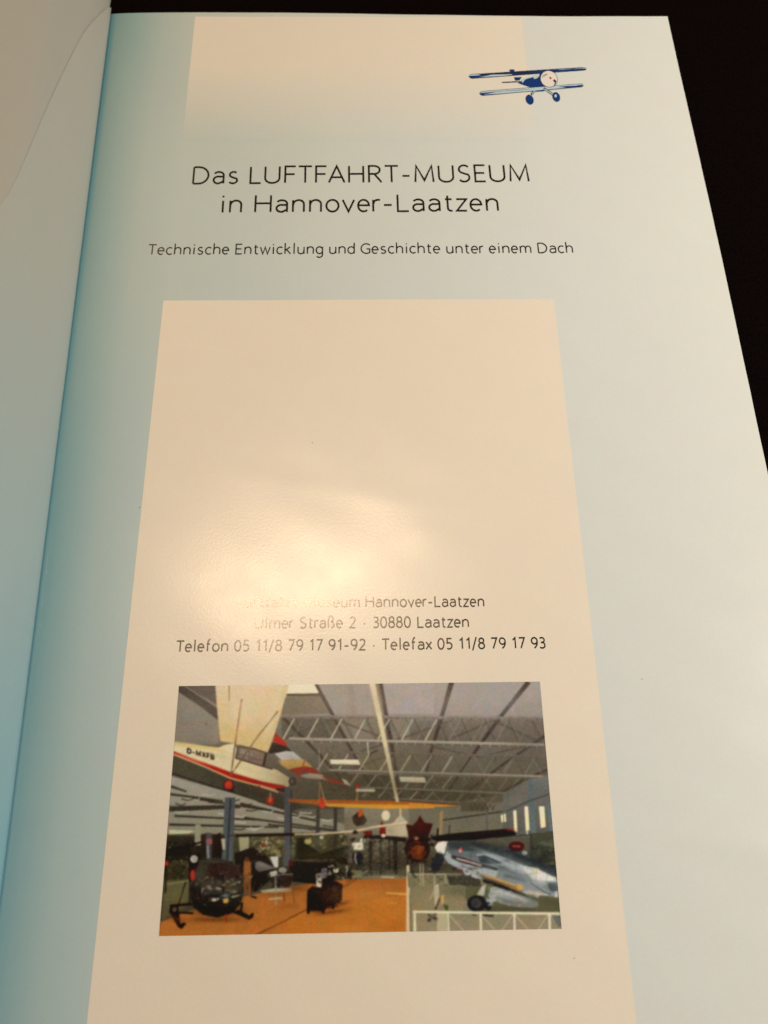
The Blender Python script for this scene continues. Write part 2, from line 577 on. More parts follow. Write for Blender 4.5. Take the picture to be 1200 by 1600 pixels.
def text_line(name, text, xa, ya, xb, yb, cap, weight, mat, space=0.34):
    strokes, w = layout(text, space)
    sx = (math.hypot(xb - xa, yb - ya) - weight) / w
    ca, sa = (xb - xa), (yb - ya)
    q = math.hypot(ca, sa)
    ca, sa = ca / q, sa / q
    verts, faces = [], []
    for si, s in enumerate(strokes):
        L, Rr = ribbon([(px * sx + weight / 2, (py * cap + (weight * PEN / 2 * (1 - 2 * py) if 0 <= py <= 1 else 0)) / PEN) for px, py in s], weight)
        b = len(verts)
        lift = 0.04 + 0.004 * (si % 5)
        for l, r in zip(L, Rr):
            for p in ((l[0], l[1] * PEN), (r[0], r[1] * PEN)):
                X_, Y_ = xa + p[0] * ca - p[1] * sa, ya + p[0] * sa + p[1] * ca
                verts.append((X_ * MM, Y_ * MM, float(page_z(X_, Y_) + lift) * MM))
        for i in range(len(L) - 1):
            a = b + 2 * i
            faces.append((a, a + 1, a + 3, a + 2))
    return mesh_obj(name, verts, faces, mat, right)


def line_px(name, text, left, rgt, cap_px, weight, mat=None, space=0.34):
    """left, rgt: baseline ends on the photograph; cap_px: top of the first capital above 'left'"""
    xa, ya = px2mm(*left)
    xb, yb = px2mm(*rgt)
    _, yc = px2mm(left[0] + 4, cap_px)
    return text_line(name, text, xa, ya, xb, yb, yc - ya, weight, mat or M_INK, space)


line_px('heading_text', 'Das LUFTFAHRT-MUSEUM', (300, 288.5), (828, 284.5), 260, 0.62)
line_px('heading_text', 'in Hannover-Laatzen', (346, 333.5), (780, 330.5), 304.5, 0.62)
line_px('subtitle_text', 'Technische Entwicklung und Geschichte unter einem Dach', (230, 398.6), (896, 395.6), 381.5, 0.38)
line_px('address_text', 'Luftfahrt-Museum Hannover-Laatzen', (371, 950), (757, 948.6), 931.5, 0.33)
line_px('address_text', 'Ulmer Stra\u00dfe 2 \u00b7 30880 Laatzen', (397, 983), (733, 980.8), 964, 0.33, space=0.42)
line_px('address_text', 'Telefon 05 11/8 79 17 91-92 \u00b7 Telefax 05 11/8 79 17 93', (274, 1019.5), (853, 1013.8), 1000.5, 0.34, space=0.36)

# ------------------------------------------------------------------ biplane emblem
INK_BLUE = mat_ink('blue_ink', (0.012, 0.045, 0.20))
INK_WHITE = mat_ink('bare_white_paper', (0.80, 0.77, 0.72))
INK_DARK = mat_ink('dark_ink', (0.02, 0.03, 0.08))
INK_RED = mat_ink('red_ink', (0.45, 0.05, 0.02))
INK_SKY = mat_ink('pale_blue_ink', (0.50, 0.66, 0.72))
em_v, em_f, em_i = [], [], []
em_m = [INK_BLUE, INK_WHITE, INK_DARK, INK_RED, INK_SKY]
em_layer = [0]


def em_poly(pts, mi):
    em_layer[0] += 1
    b = len(em_v)
    pl = []
    fine = []
    for (ax, ay), (bx, by) in zip(pts, list(pts[1:]) + [pts[0]]):     # short edges, so that the flat ink follows the sheet
        k = max(1, int(math.hypot(bx - ax, by - ay) / 30.0))
        fine += [(ax + (bx - ax) * i / k, ay + (by - ay) * i / k) for i in range(k)]
    pts = fine
    for x, y in pts:
        X_, Y_ = px2mm(700 + x / 5.0, 80 + y / 5.0)
        pl.append((X_, Y_))
        em_v.append((X_ * MM, Y_ * MM, float(page_z(X_, Y_) + 0.05 + 0.004 * em_layer[0]) * MM))
    ar = sum(pl[i][0] * pl[(i + 1) % len(pl)][1] - pl[(i + 1) % len(pl)][0] * pl[i][1] for i in range(len(pl)))
    k = list(range(b, b + len(pts)))
    em_f.append(k if ar > 0 else k[::-1])
    em_i.append(mi)


def em_line(pts, w, mi):
    L, Rr = ribbon(pts, w)
    em_poly(L + Rr[::-1], mi)


def em_wing(xl, yl, xr, yr, hl, hr):
    """rounded wing seen from the front: outline, white upper edge, blue underside"""
    def shape(g, top, bot, mi):
        P = []
        for i in range(9):
            a = math.radians(90 + 180 * i / 8)
            P.append((xl + hl * 0.9 + (hl * 0.9 + g) * math.cos(a), yl - math.sin(a) * (hl / 2 * (top if math.sin(a) > 0 else bot) + g * (1 if top > 0 else 0))))
        for i in range(9):
            a = math.radians(-90 + 180 * i / 8)
            P.append((xr - hr * 0.9 + (hr * 0.9 + g) * math.cos(a), yr - math.sin(a) * (hr / 2 * (top if math.sin(a) > 0 else bot) + g * (1 if top > 0 else 0))))
        em_poly(P, mi)
    shape(2.5, 1, 1, 2)
    shape(-0.5, 0.95, 0.9, 4)
    shape(-0.5, 0.32, 1.0, 0)


# tail, fuselage
em_poly(arc(500, 151, 22, 10, 0, 360, 16)[:-1], 0)
em_poly([(515, 203), (577, 203), (558, 230), (524, 230)], 0)
em_line([(422, 245), (578, 238)], 9, 2)
em_wing(165, 197, 1078, 140, 32, 22)
em_poly([(545, 250), (600, 222), (665, 202), (680, 216), (705, 205), (715, 175), (740, 170), (790, 240), (785, 285), (640, 283), (600, 270)], 0)
em_poly([(578, 224), (600, 210), (640, 206), (600, 225), (580, 252)], 4)
em_poly([(665, 202), (672, 190), (715, 184), (712, 198), (690, 216), (672, 218)], 4)
em_wing(249, 330, 1055, 270, 32, 24)
em_poly([(640, 312), (780, 300), (740, 316), (690, 318)], 0)
# struts and wheels
em_line([(683, 304), (650, 342)], 17, 2)
em_line([(679, 308), (655, 340)], 7, 4)
em_line([(748, 292), (850, 360)], 17, 2)
em_line([(752, 298), (846, 357)], 8, 4)
em_poly([(p[0] * 0.94 + p[1] * 0.16 - 22, p[1]) for p in arc(637, 381, 33, 39, 0, 360, 24)[:-1]], 0)
em_poly([(p[0] * 0.94 + p[1] * 0.16 - 7, p[1]) for p in arc(846, 360, 31, 38, 0, 360, 24)[:-1]], 0)
em_poly([(p[0], p[1]) for p in arc(840, 352, 10, 12, 0, 360, 12)[:-1]], 4)
# cowling with the propeller disc
cw = lambda k: [(788 + (x * 0.98 - y * 0.16) * k, 220 + (x * 0.22 + y * 0.97) * k) for x, y in arc(0, 0, 66, 63, 0, 360, 36)[:-1]]
em_poly(cw(1.04), 2)
em_poly(cw(0.985), 1)
em_poly([(818, 232), (832, 222), (846, 240), (838, 262), (826, 270), (834, 250)], 2)
for k in range(3):
    em_line([(735 + k * 12, 212 - k * 8), (740 + k * 14, 198 - k * 6), (752 + k * 12, 186 - k * 3)], 3.5, 2)
em_poly([(790, 205), (806, 208), (809, 220), (794, 222)], 3)
mesh_obj('biplane_emblem', em_v, em_f, em_m, right, idx=em_i)

# ------------------------------------------------------------------ the printed hangar photograph: painted as ink colours on a fine sheet
SSX = 4                                       # samples per photograph pixel
OX, OY, CW, CH = 240, 1055, 645, 416
cv = np.zeros((CH * SSX, CW * SSX, 3), np.float32)


class Pen:
    """draws in the pixel grid of an enlarged detail: origin and scale"""
    def __init__(self, ox, oy, s):
        self.o, self.s = np.array([ox, oy], float), s

    def to(self, pts):
        return ((np.asarray(pts, float) / self.s + self.o) - (OX, OY)) * SSX

    def poly(self, pts, col, col2=None, alpha=1.0, horiz=False):
        p = self.to(pts)
        x0, y0 = np.floor(p.min(0)).astype(int)
        x1, y1 = np.ceil(p.max(0)).astype(int) + 1
        x0, y0 = max(x0, 0), max(y0, 0)
        x1, y1 = min(x1, cv.shape[1]), min(y1, cv.shape[0])
        if x1 <= x0 or y1 <= y0:
            return
        yy, xx = np.mgrid[y0:y1, x0:x1] + 0.5
        ins = np.zeros(yy.shape, bool)
        for (ax, ay), (bx, by) in zip(p, np.roll(p, -1, 0)):
            if ay == by:
                continue
            ins ^= ((ay > yy) != (by > yy)) & (xx < (bx - ax) * (yy - ay) / (by - ay) + ax)
        c = np.array(col, np.float32)
        if col2 is not None:
            t = ((xx - p[:, 0].min()) / np.ptp(p[:, 0]) if horiz else (yy - p[:, 1].min()) / np.ptp(p[:, 1]))[..., None]
            c = c * (1 - t) + np.array(col2, np.float32) * t
        sub = cv[y0:y1, x0:x1]
        sub[ins] = (sub * (1 - alpha) + c * alpha)[ins]

    def line(self, pts, w, col, w2=None, alpha=1.0):
        P = np.asarray(pts, float)
        P = P[np.r_[True, np.hypot(*np.diff(P, axis=0).T) > 1e-6]]
        n = len(P)
        L, Rr = ribbon(P, 1.0)
        ws = np.linspace(w, w if w2 is None else w2, n)
        L = [P[i] + (L[i] - P[i]) * ws[i] for i in range(n)] if n == len(L) else L
        Rr = [P[i] + (Rr[i] - P[i]) * ws[i] for i in range(n)] if n == len(Rr) else Rr
        if alpha < 1:
            self.poly(list(L) + list(Rr)[::-1], col, alpha=alpha)
        else:
            for i in range(len(L) - 1):
                self.poly([L[i], L[i + 1], Rr[i + 1], Rr[i]], col)

    def ell(self, cx, cy, rx, ry, col, rot=0, alpha=1.0, col2=None):
        a = np.linspace(0, 2 * np.pi, 28)[:-1]
        x, y = rx * np.cos(a), ry * np.sin(a)
        r = math.radians(rot)
        self.poly(np.stack([cx + x * math.cos(r) - y * math.sin(r), cy + x * math.sin(r) + y * math.cos(r)], 1), col, col2, alpha)

    def soft(self, cx, cy, rx, ry, col, rot=0, alpha=0.6):
        """airbrushed tone"""
        c = self.to([(cx, cy)])[0]
        k = SSX / self.s
        R_ = 2.4 * max(rx, ry) * k
        x0, x1 = int(max(c[0] - R_, 0)), int(min(c[0] + R_, cv.shape[1]))
        y0, y1 = int(max(c[1] - R_, 0)), int(min(c[1] + R_, cv.shape[0]))
        if x1 <= x0 or y1 <= y0:
            return
        yy, xx = np.mgrid[y0:y1, x0:x1]
        r = math.radians(rot)
        dx, dy = xx - c[0], yy - c[1]
        u, v = (dx * math.cos(r) + dy * math.sin(r)) / (rx * k), (-dx * math.sin(r) + dy * math.cos(r)) / (ry * k)
        a = (alpha * np.exp(-(u * u + v * v)))[..., None]
        cv[y0:y1, x0:x1] = cv[y0:y1, x0:x1] * (1 - a) + np.array(col, np.float32) * a

    def specks(self, x0, y0, x1, y1, n, size, cols, alpha=0.7, asp=1.6):
        for _ in range(n):
            x, y = rng.uniform(x0, x1), rng.uniform(y0, y1)
            r = size * rng.uniform(0.4, 1.3)
            k = rng.uniform(1, asp)
            c = np.array(cols[rng.integers(len(cols))]) * rng.uniform(0.85, 1.15)
            self.poly([(x - r * k, y + rng.uniform(-r, r) * .5), (x + rng.uniform(-r, r) * .4, y - r), (x + r * k, y + rng.uniform(-r, r) * .5),
                       (x + rng.uniform(-r, r) * .4, y + r)], c, alpha=alpha * rng.uniform(0.5, 1))


P1 = Pen(240, 1050, 1.846)
PA = Pen(250, 1060, 5.4545)
PB = Pen(440, 1060, 5.4545)
PC = Pen(640, 1060, 5.0)
PD = Pen(240, 1260, 5.4545)
PE = Pen(440, 1260, 5.4545)
PF = Pen(640, 1260, 4.8)

# roof
P1.poly([(0, 0), (1200, 0), (1200, 160), (0, 160)], (166, 152, 141), (148, 134, 122))
P1.poly([(0, 130), (1200, 130), (1200, 400), (0, 400)], (128, 116, 100), (78, 70, 54))
P1.poly([(0, 395), (1200, 395), (1200, 780), (0, 780)], (98, 90, 74), (80, 72, 52))
PB.poly([(0, 160), (330, 150), (440, 300), (0, 310)], (124, 110, 92))
PB.poly([(300, 45), (740, 40), (790, 300), (450, 300)], (156, 142, 129))
PB.poly([(560, 60), (610, 60), (640, 300), (590, 300)], (135, 122, 100), alpha=.5)
PB.poly([(850, 40), (1300, 40), (1300, 300), (900, 300)], (166, 151, 141))
PB.poly([(0, 310), (450, 320), (550, 510), (0, 520)], (100, 90, 76))
PB.poly([(450, 345), (850, 345), (880, 510), (560, 510)], (128, 116, 98))
PB.poly([(950, 345), (1300, 345), (1300, 520), (960, 515)], (132, 120, 102))
PB.poly([(580, 545), (870, 545), (900, 640), (650, 640)], (112, 102, 84))
PB.poly([(950, 640), (1300, 640), (1300, 790), (990, 790)], (106, 96, 76))
PB.poly([(650, 640), (900, 640), (930, 790), (700, 780)], (112, 102, 76))
PB.poly([(330, 800), (1000, 800), (1000, 1040), (340, 1000)], (84, 74, 54))
PC.poly([(0, 330), (1050, 330), (1060, 500), (0, 480)], (118, 106, 92), (110, 98, 84))
PC.poly([(0, 500), (1060, 530), (1065, 610), (0, 590)], (112, 100, 86))
PC.poly([(0, 600), (1070, 640), (1080, 770), (0, 740)], (104, 94, 78))
PC.poly([(0, 750), (930, 780), (760, 880), (0, 870)], (96, 86, 66))
PC.poly([(0, 880), (760, 895), (600, 960), (0, 950)], (82, 72, 52))
PC.poly([(400, 960), (750, 900), (760, 1050), (400, 1050)], (98, 88, 68))
# roof sheet seams: dark purlins running away
for pts, a, b in (([(465, 30), (520, 130), (600, 280), (645, 360)], 11, 6), ([(652, 28), (690, 230), (716, 380)], 15, 6),
                  ([(860, 28), (838, 105), (800, 230), (768, 370)], 15, 6), ([(1082, 28), (1000, 130), (920, 240), (835, 365)], 14, 6),
                  ([(1135, 180), (1010, 265), (905, 345)], 8, 5), ([(372, 130), (480, 240), (560, 330)], 9, 6), ([(1140, 280), (1060, 315), (1000, 350)], 6, 5)):
    P1.line(pts, a, (72, 60, 50), b)
# crossed bracing in shade
for a, b in (((380, 190), (520, 135)), ((520, 135), (690, 200)), ((690, 200), (860, 140)), ((690, 200), (560, 240)), ((840, 200), (980, 140)), ((980, 140), (1120, 205)),
             ((800, 215), (940, 245)), ((1110, 205), (940, 245)), ((560, 285), (690, 235))):
    P1.line([a, b], 6, (88, 77, 66), 4, .8)
# lattice girders
for (x0, y0, x1, y1, d, w, c, n, k) in ((370, 128, 1122, 134, 66, 10, (122, 109, 96), 11, .0), (470, 230, 1128, 244, 52, 6, (104, 93, 80), 11, .1),
                                        (560, 290, 1100, 303, 40, 7, (128, 116, 100), 10, .2), (600, 332, 1010, 352, 28, 5, (116, 104, 86), 9, .3)):
    for i in range(n):
        f0, f1 = (i + .05) / n, (i + .55) / n
        xa, xb = x0 + (x1 - x0) * f0, x0 + (x1 - x0) * f1
        ya, yb = y0 + (y1 - y0) * f0, y0 + (y1 - y0) * f1
        light = (188, 176, 152) if i < n * .55 else (128, 116, 100)
        P1.line([(xa, ya + d), (xb, yb + 3)], 5 - 4 * k, light, 4 - 4 * k, .9 - k)
        P1.line([(xb, yb + 3), (x0 + (x1 - x0) * (i + 1) / n, ya + d)], 4 - 3 * k, (90, 79, 66), 3 - 3 * k, .8 - k)
    P1.line([(x0, y0), (x1, y1)], w, c)
    P1.line([(x0, y0 - w * .25), (x1, y1 - w * .25)], w * .25, np.array(c) * 1.22)
    for i in range(60):
        f_ = rng.uniform()
        P1.ell(x0 + (x1 - x0) * f_, y0 + (y1 - y0) * f_ + rng.uniform(-3, 3), 2.4, 1.3, np.array(c) * rng.choice([.7, 1.3]), alpha=.7)
for (x0, y0, x1, y1, w, c) in ((390, 193, 1128, 211, 10, (146, 133, 117)), (505, 283, 1128, 302, 7, (140, 127, 110)), (610, 333, 1020, 350, 6, (122, 110, 90)), (700, 366, 900, 379, 5, (110, 98, 78))):
    P1.line([(x0, y0), (x1, y1)], w, c)
    P1.line([(x0, y0 - w * .2), (x1, y1 - w * .2)], w * .3, np.array(c) * 1.2)
    P1.line([(x0, y0 + w * .5), (x1, y1 + w * .5)], w * .25, np.array(c) * .6)
# finer lattice of the girders behind, and their thin tie rods
for (x0, y0, x1, y1, d, n) in ((400, 136, 1118, 141, 58, 24), (500, 236, 1120, 248, 44, 22), (570, 296, 1080, 306, 34, 20), (610, 338, 1000, 355, 24, 18)):
    for i in range(n):
        xa, xb = x0 + (x1 - x0) * i / n, x0 + (x1 - x0) * (i + 1) / n
        ya, yb = y0 + (y1 - y0) * i / n, y0 + (y1 - y0) * (i + 1) / n
        P1.line([(xa, ya), (xb, yb + d)] if i % 2 else [(xa, ya + d), (xb, yb)], 1.8, (96, 85, 72) if i % 3 else (160, 148, 128), alpha=.6)
for i in range(26):
    xa = 430 + i * 27
    P1.line([(xa, 128 + i * .25), (xa + 1, 136 + i * .25)], 3, (88, 77, 66), alpha=.7)
    P1.line([(xa, 196 + i * .62), (xa + 1, 204 + i * .62)], 3, (176, 162, 142), alpha=.6)
# rooflights
for q in ([(508, 253), (590, 253), (598, 269), (512, 267)], [(708, 302), (782, 304), (786, 321), (712, 318)], [(586, 337), (637, 337), (639, 347), (588, 346)]):
    P1.poly(q, (230, 216, 184), (214, 198, 160))
    P1.line([q[3], q[2]], 2.5, (90, 78, 60))
PB.line([(730, 545), (742, 650)], 10, (196, 178, 146))
PB.line([(820, 612), (760, 640), (752, 670)], 14, (70, 60, 46), 8)
PB.line([(320, 600), (320, 800)], 7, (150, 138, 116))
# left corner of the roof and end wall
PA.poly([(130, 40), (490, 40), (500, 360), (500, 560), (110, 560)], (138, 126, 112), (134, 122, 106))
PA.poly([(150, 60), (240, 60), (490, 250), (500, 360), (330, 230), (150, 110)], (72, 62, 54))
PA.poly([(240, 60), (480, 56), (490, 230), (300, 110)], (96, 84, 76))
PA.line([(215, 65), (490, 250)], 14, (126, 112, 102))
PA.line([(390, 400), (402, 380)], 10, (110, 70, 80))
# pale wing hanging from the roof
PA.poly([(470, 30), (1110, 20), (1000, 400), (920, 640), (760, 590), (620, 550), (515, 535), (490, 300)], (212, 188, 154), (204, 172, 118))
PA.poly([(500, 360), (1000, 380), (925, 620), (760, 590), (515, 535)], (206, 178, 130), alpha=.45)
PA.line([(590, 50), (590, 190)], 9, (128, 104, 84))
PA.line([(480, 215), (600, 235)], 5, (190, 160, 124))
PB.poly([(0, 30), (275, 38), (320, 128), (30, 132), (0, 250)], (228, 212, 178))
PB.poly([(0, 60), (66, 40), (50, 110), (0, 260)], (206, 182, 142))
PB.line([(45, 142), (345, 138)], 22, (84, 68, 54))
# fin behind the cockpit
PA.poly([(985, 465), (1085, 560), (1070, 585), (960, 540)], (176, 40, 26))
PA.poly([(955, 545), (1080, 580), (1120, 620), (940, 640), (920, 630)], (44, 32, 28))
PB.poly([(-60, 640), (40, 618), (100, 625), (190, 700), (100, 690), (0, 700)], (190, 182, 176))
PB.poly([(-30, 700), (190, 690), (270, 760), (60, 780), (0, 740)], (202, 160, 84))
PB.poly([(60, 775), (190, 748), (270, 760), (320, 810), (200, 800), (140, 830)], (164, 34, 22))
PB.poly([(140, 830), (240, 808), (340, 820), (430, 880), (350, 858), (220, 850)], (196, 170, 140))
PB.poly([(330, 830), (470, 870), (590, 910), (520, 905), (420, 885)], (166, 46, 30))
PB.poly([(510, 850), (555, 870), (590, 912), (540, 905)], (206, 190, 160))
PB.line([(195, 700), (150, 870)], 10, (170, 50, 30))
# body of the hanging aeroplane
PA.poly([(100, 640), (400, 760), (700, 830), (1000, 960), (1120, 1030), (1230, 1100), (1120, 1130), (800, 1040), (500, 950), (90, 810)], (78, 72, 56), (66, 58, 44))
PA.line([(90, 806), (520, 945), (800, 1040), (1080, 1120)], 16, (46, 38, 30))
PA.poly([(120, 545), (500, 590), (560, 565), (640, 555), (680, 690), (900, 760), (980, 770), (1110, 850), (1100, 920), (1000, 940), (700, 850), (400, 750), (110, 630)], (216, 198, 158), (204, 182, 138))
PA.poly([(120, 535), (300, 560), (480, 590), (660, 660), (500, 620), (115, 570)], (212, 176, 110), alpha=.7)
PA.poly([(112, 618), (400, 722), (620, 806), (880, 880), (1060, 912), (1090, 935), (1000, 960), (800, 905), (600, 850), (380, 745), (110, 640)], (168, 32, 20))
PA.line([(110, 645), (380, 752), (600, 850), (830, 912), (1010, 970)], 13, (212, 162, 112))
PA.poly([(1000, 935), (1090, 930), (1110, 950), (1060, 970), (985, 955)], (52, 34, 28))
PA.poly([(660, 590), (690, 575), (920, 640), (880, 750), (640, 685)], (126, 106, 92))
PA.poly([(690, 600), (790, 620), (770, 690), (680, 660)], (146, 126, 112))
PA.poly([(800, 620), (900, 645), (870, 700), (780, 680)], (132, 110, 92))
PA.line([(675, 575), (800, 600), (925, 640)], 12, (84, 62, 46))
PA.line([(645, 680), (880, 752), (960, 775)], 10, (66, 46, 36))
PA.line([(665, 585), (645, 685)], 10, (60, 44, 36))
PA.line([(905, 640), (880, 750)], 18, (58, 40, 34))
PA.line([(765, 610), (755, 710)], 5, (88, 66, 54))
PA.line([(660, 640), (870, 705)], 5, (88, 66, 54))
PA.poly([(915, 650), (1080, 790), (1090, 830), (985, 775), (890, 750)], (112, 94, 80), (98, 84, 66))
PA.ell(1130, 880, 34, 38, (54, 42, 36))
PA.ell(1125, 875, 14, 16, (110, 96, 80))
# its registration
strokes, w_ = layout('D-MXFB', kern=0.10)
for s in strokes:
    PA.line([(236 + px / w_ * 224 + 10 * py * 0, 636 + px / w_ * 56 - py * 40 + 0) for px, py in s], 10, (22, 14, 12))
# struts and wheels
PA.line([(695, 180), (650, 500), (605, 830)], 13, (122, 92, 68))
PA.ell(696, 188, 9, 10, (96, 68, 50))
PA.line([(1005, 280), (830, 500), (600, 830)], 12, (126, 92, 62))
PA.ell(585, 920, 46, 56, (50, 30, 26))
PA.ell(585, 910, 36, 40, (196, 46, 32))
PA.ell(583, 905, 22, 24, (208, 66, 46))
PA.ell(590, 985, 46, 42, (40, 26, 22))
PA.ell(588, 990, 30, 20, (176, 34, 24))
PA.ell(938, 1040, 32, 42, (182, 44, 28))
PA.ell(938, 1035, 12, 18, (214, 110, 70))
PA.line([(942, 975), (940, 1030)], 8, (206, 170, 130))
PA.line([(840, 890), (850, 950), (870, 975)], 16, (120, 50, 34))
PA.line([(830, 905), (990, 950)], 9, (196, 150, 116))

# left bay: pale ceiling with dark cranked beams, columns
P1.poly([(50, 300), (230, 350), (390, 402), (560, 440), (560, 480), (38, 480)], (160, 150, 134), (138, 128, 106))
for pts, w in (([(50, 330), (95, 345)], 10), ([(45, 352), (200, 372)], 9), ([(45, 395), (250, 388)], 20), ([(120, 365), (330, 400)], 8), ([(250, 380), (480, 432)], 10),
               ([(60, 415), (330, 428)], 8), ([(260, 420), (520, 455)], 8), ([(45, 440), (360, 448)], 9), ([(330, 440), (550, 462)], 7), ([(300, 372), (420, 410)], 7)):
    P1.line(pts, w * .8, (62, 54, 42), w * .5)
for _ in range(26):
    x = rng.uniform(60, 520)
    y = 330 + (x - 50) * .2 + rng.uniform(0, 90)
    if y < 455:
        P1.line([(x, y), (x + rng.uniform(12, 36), y + rng.uniform(2, 7)), (x + rng.uniform(30, 44), y - 2)], 4, (66, 58, 46) if rng.uniform() < .6 else (184, 172, 152), 3, .9)
P1.poly([(45, 455), (120, 458), (100, 466), (45, 468)], (196, 182, 150))
P1.poly([(35, 468), (560, 462), (600, 480), (600, 600), (25, 600)], (86, 78, 54), (62, 56, 36))
P1.poly([(40, 472), (200, 476), (200, 540), (32, 545)], (58, 50, 38), (44, 38, 26))
P1.poly([(120, 440), (136, 440), (136, 500), (118, 500)], (150, 140, 116))
P1.poly([(245, 470), (275, 470), (275, 530), (250, 530)], (158, 148, 116))
P1.specks(280, 470, 600, 540, 300, 3.5, [(132, 122, 84), (158, 146, 108), (70, 62, 40), (104, 96, 62), (46, 40, 28)], .7)
P1.specks(30, 490, 120, 600, 160, 3.5, [(40, 34, 22), (86, 78, 44), (110, 96, 60), (28, 24, 16)], .8)
PD.poly([(110, 640), (310, 620), (310, 820), (200, 900), (70, 970)], (102, 94, 62), (96, 84, 56))
PD.line([(110, 665), (300, 635)], 10, (150, 140, 84), alpha=.7)
PD.line([(90, 790), (260, 800)], 6, (150, 110, 60), alpha=.5)
PD.poly([(90, 470), (120, 470), (122, 510), (90, 510)], (190, 46, 30))
PD.line([(108, 500), (102, 740)], 14, (40, 32, 22))

# orange floor
P1.poly([(10, 770), (20, 722), (100, 690), (250, 650), (400, 618), (552, 598), (735, 594), (745, 760)], (164, 100, 46), (178, 110, 50))
P1.poly([(400, 700), (735, 640), (740, 760), (360, 765)], (190, 118, 44), alpha=.5)
PE.line([(-250, 1110), (0, 990), (210, 880), (500, 700), (640, 622)], 13, (112, 64, 24), 9)
PE.line([(890, 738), (1070, 748)], 12, (222, 164, 84), 16)
PE.line([(900, 824), (980, 822)], 18, (204, 136, 56), alpha=.8)
PE.line([(700, 850), (1000, 1000)], 12, (164, 92, 28), alpha=.5)
PE.poly([(590, 545), (1080, 545), (1080, 612), (600, 612)], (112, 108, 82), (126, 118, 88))
PE.line([(850, 600), (960, 606)], 10, (196, 184, 148))

# back of the hall
P1.poly([(550, 388), (835, 392), (835, 475), (550, 470)], (136, 124, 102), (118, 108, 86))
P1.poly([(560, 465), (835, 465), (835, 560), (560, 560)], (112, 104, 82), (70, 62, 44))
P1.poly([(735, 392), (1012, 375), (1012, 475), (740, 478)], (112, 104, 86), (116, 106, 86))
P1.line([(830, 428), (1010, 402)], 4, (66, 58, 48))
P1.line([(960, 380), (962, 470)], 6, (98, 92, 82))
P1.line([(830, 400), (828, 470)], 9, (150, 124, 84))
PC.poly([(400, 960), (600, 965), (620, 1040), (400, 1040)], (92, 82, 62))
for i in range(5):
    PC.line([(470 + i * 40, 980), (490 + i * 40, 1030)], 5, (70, 60, 46))
    PC.line([(490 + i * 40, 1030), (508 + i * 40, 980)], 5, (70, 60, 46))
P1.specks(560, 465, 840, 590, 170, 5, [(40, 34, 26), (60, 50, 34), (120, 110, 84), (84, 40, 24), (30, 26, 20)], .8)
for x in (628, 655, 700, 745):
    P1.line([(x, 470), (x, 585)], 6, (44, 38, 30))
P1.poly([(660, 540), (735, 535), (735, 590), (600, 590)], (70, 62, 46), alpha=.6)

# right wall with slit windows
P1.poly([(1008, 350), (1085, 310), (1140, 296), (1160, 470), (1090, 478), (1008, 478)], (116, 112, 104), (98, 92, 80))
PC.poly([(925, 785), (960, 785), (985, 1060), (935, 1060)], (100, 108, 118))
PC.poly([(750, 905), (780, 900), (790, 1000), (755, 1020)], (92, 94, 92))
PC.line([(1090, 905), (940, 955), (750, 1040)], 9, (74, 68, 64))
PC.poly([(740, 895), (920, 800), (920, 960), (750, 1030)], (120, 110, 94), alpha=.5)
PF.poly([(905, 0), (940, 0), (950, 200), (905, 205)], (98, 108, 122))
PF.poly([(1030, 0), (1066, 0), (1082, 190), (1052, 190)], (104, 112, 122))
for q in ([(970, 0), (1010, 0), (1020, 155), (985, 162)], [(862, 0), (888, 0), (900, 178), (872, 182)], [(778, 32), (800, 30), (808, 190), (786, 195)], [(685, 65), (720, 55), (724, 115), (688, 118)]):
    PF.poly(q, (238, 222, 180), (230, 212, 164))
PF.line([(704, 60), (706, 118)], 6, (80, 74, 62))
PF.line([(880, 180), (884, 215)], 12, (196, 186, 160))
PF.line([(1075, 188), (900, 212), (640, 235)], 8, (62, 56, 46))
PF.poly([(900, 200), (1080, 190), (1100, 540), (900, 420)], (82, 78, 58), (54, 50, 38))
PF.specks(920, 260, 1090, 440, 60, 16, [(70, 76, 58), (110, 104, 70), (40, 38, 30), (96, 90, 70)], .7)
PF.line([(910, 210), (915, 400)], 16, (66, 62, 60))
PF.ell(802, 300, 60, 38, (84, 30, 25))
PF.line([(770, 298), (830, 300)], 10, (150, 92, 76))

# columns of the left bay
P1.poly([(206, 362), (236, 362), (228, 548), (196, 548)], (82, 84, 92), (92, 94, 102))
P1.line([(222, 365), (212, 545)], 6, (58, 58, 62))
P1.poly([(378, 335), (399, 335), (400, 560), (374, 560)], (78, 76, 76), (88, 86, 84))
P1.line([(397, 340), (396, 555)], 4, (52, 48, 44))
P1.poly([(470, 385), (480, 385), (478, 520), (466, 520)], (70, 64, 56))
P1.poly([(520, 390), (530, 390), (528, 520), (518, 520)], (64, 56, 48))

# orange and yellow glider wing across the hall
PB.poly([(50, 1028), (1000, 1045), (1300, 1065), (1300, 1090), (380, 1085), (60, 1050)], (164, 78, 32), (180, 110, 40))
PB.poly([(380, 1068), (1300, 1082), (1300, 1105), (900, 1112), (390, 1092)], (206, 146, 56))
PC.poly([(-10, 965), (300, 985), (390, 992), (250, 1002), (0, 1012)], (196, 132, 50))
PC.line([(-10, 968), (380, 990)], 7, (156, 74, 30))
PB.ell(345, 1060, 34, 46, (196, 62, 34))
PB.line([(325, 880), (345, 960), (380, 1085)], 9, (190, 150, 80))
PB.line([(325, 880), (318, 1060)], 7, (180, 130, 70))
PB.ell(650, 920, 20, 24, (176, 44, 28))
PB.line([(650, 930), (640, 1050)], 16, (160, 110, 70))
PB.poly([(630, 942), (795, 946), (795, 966), (635, 964)], (226, 214, 186))
PB.line([(900, 1100), (1010, 1100), (1020, 1140)], 9, (200, 150, 60))
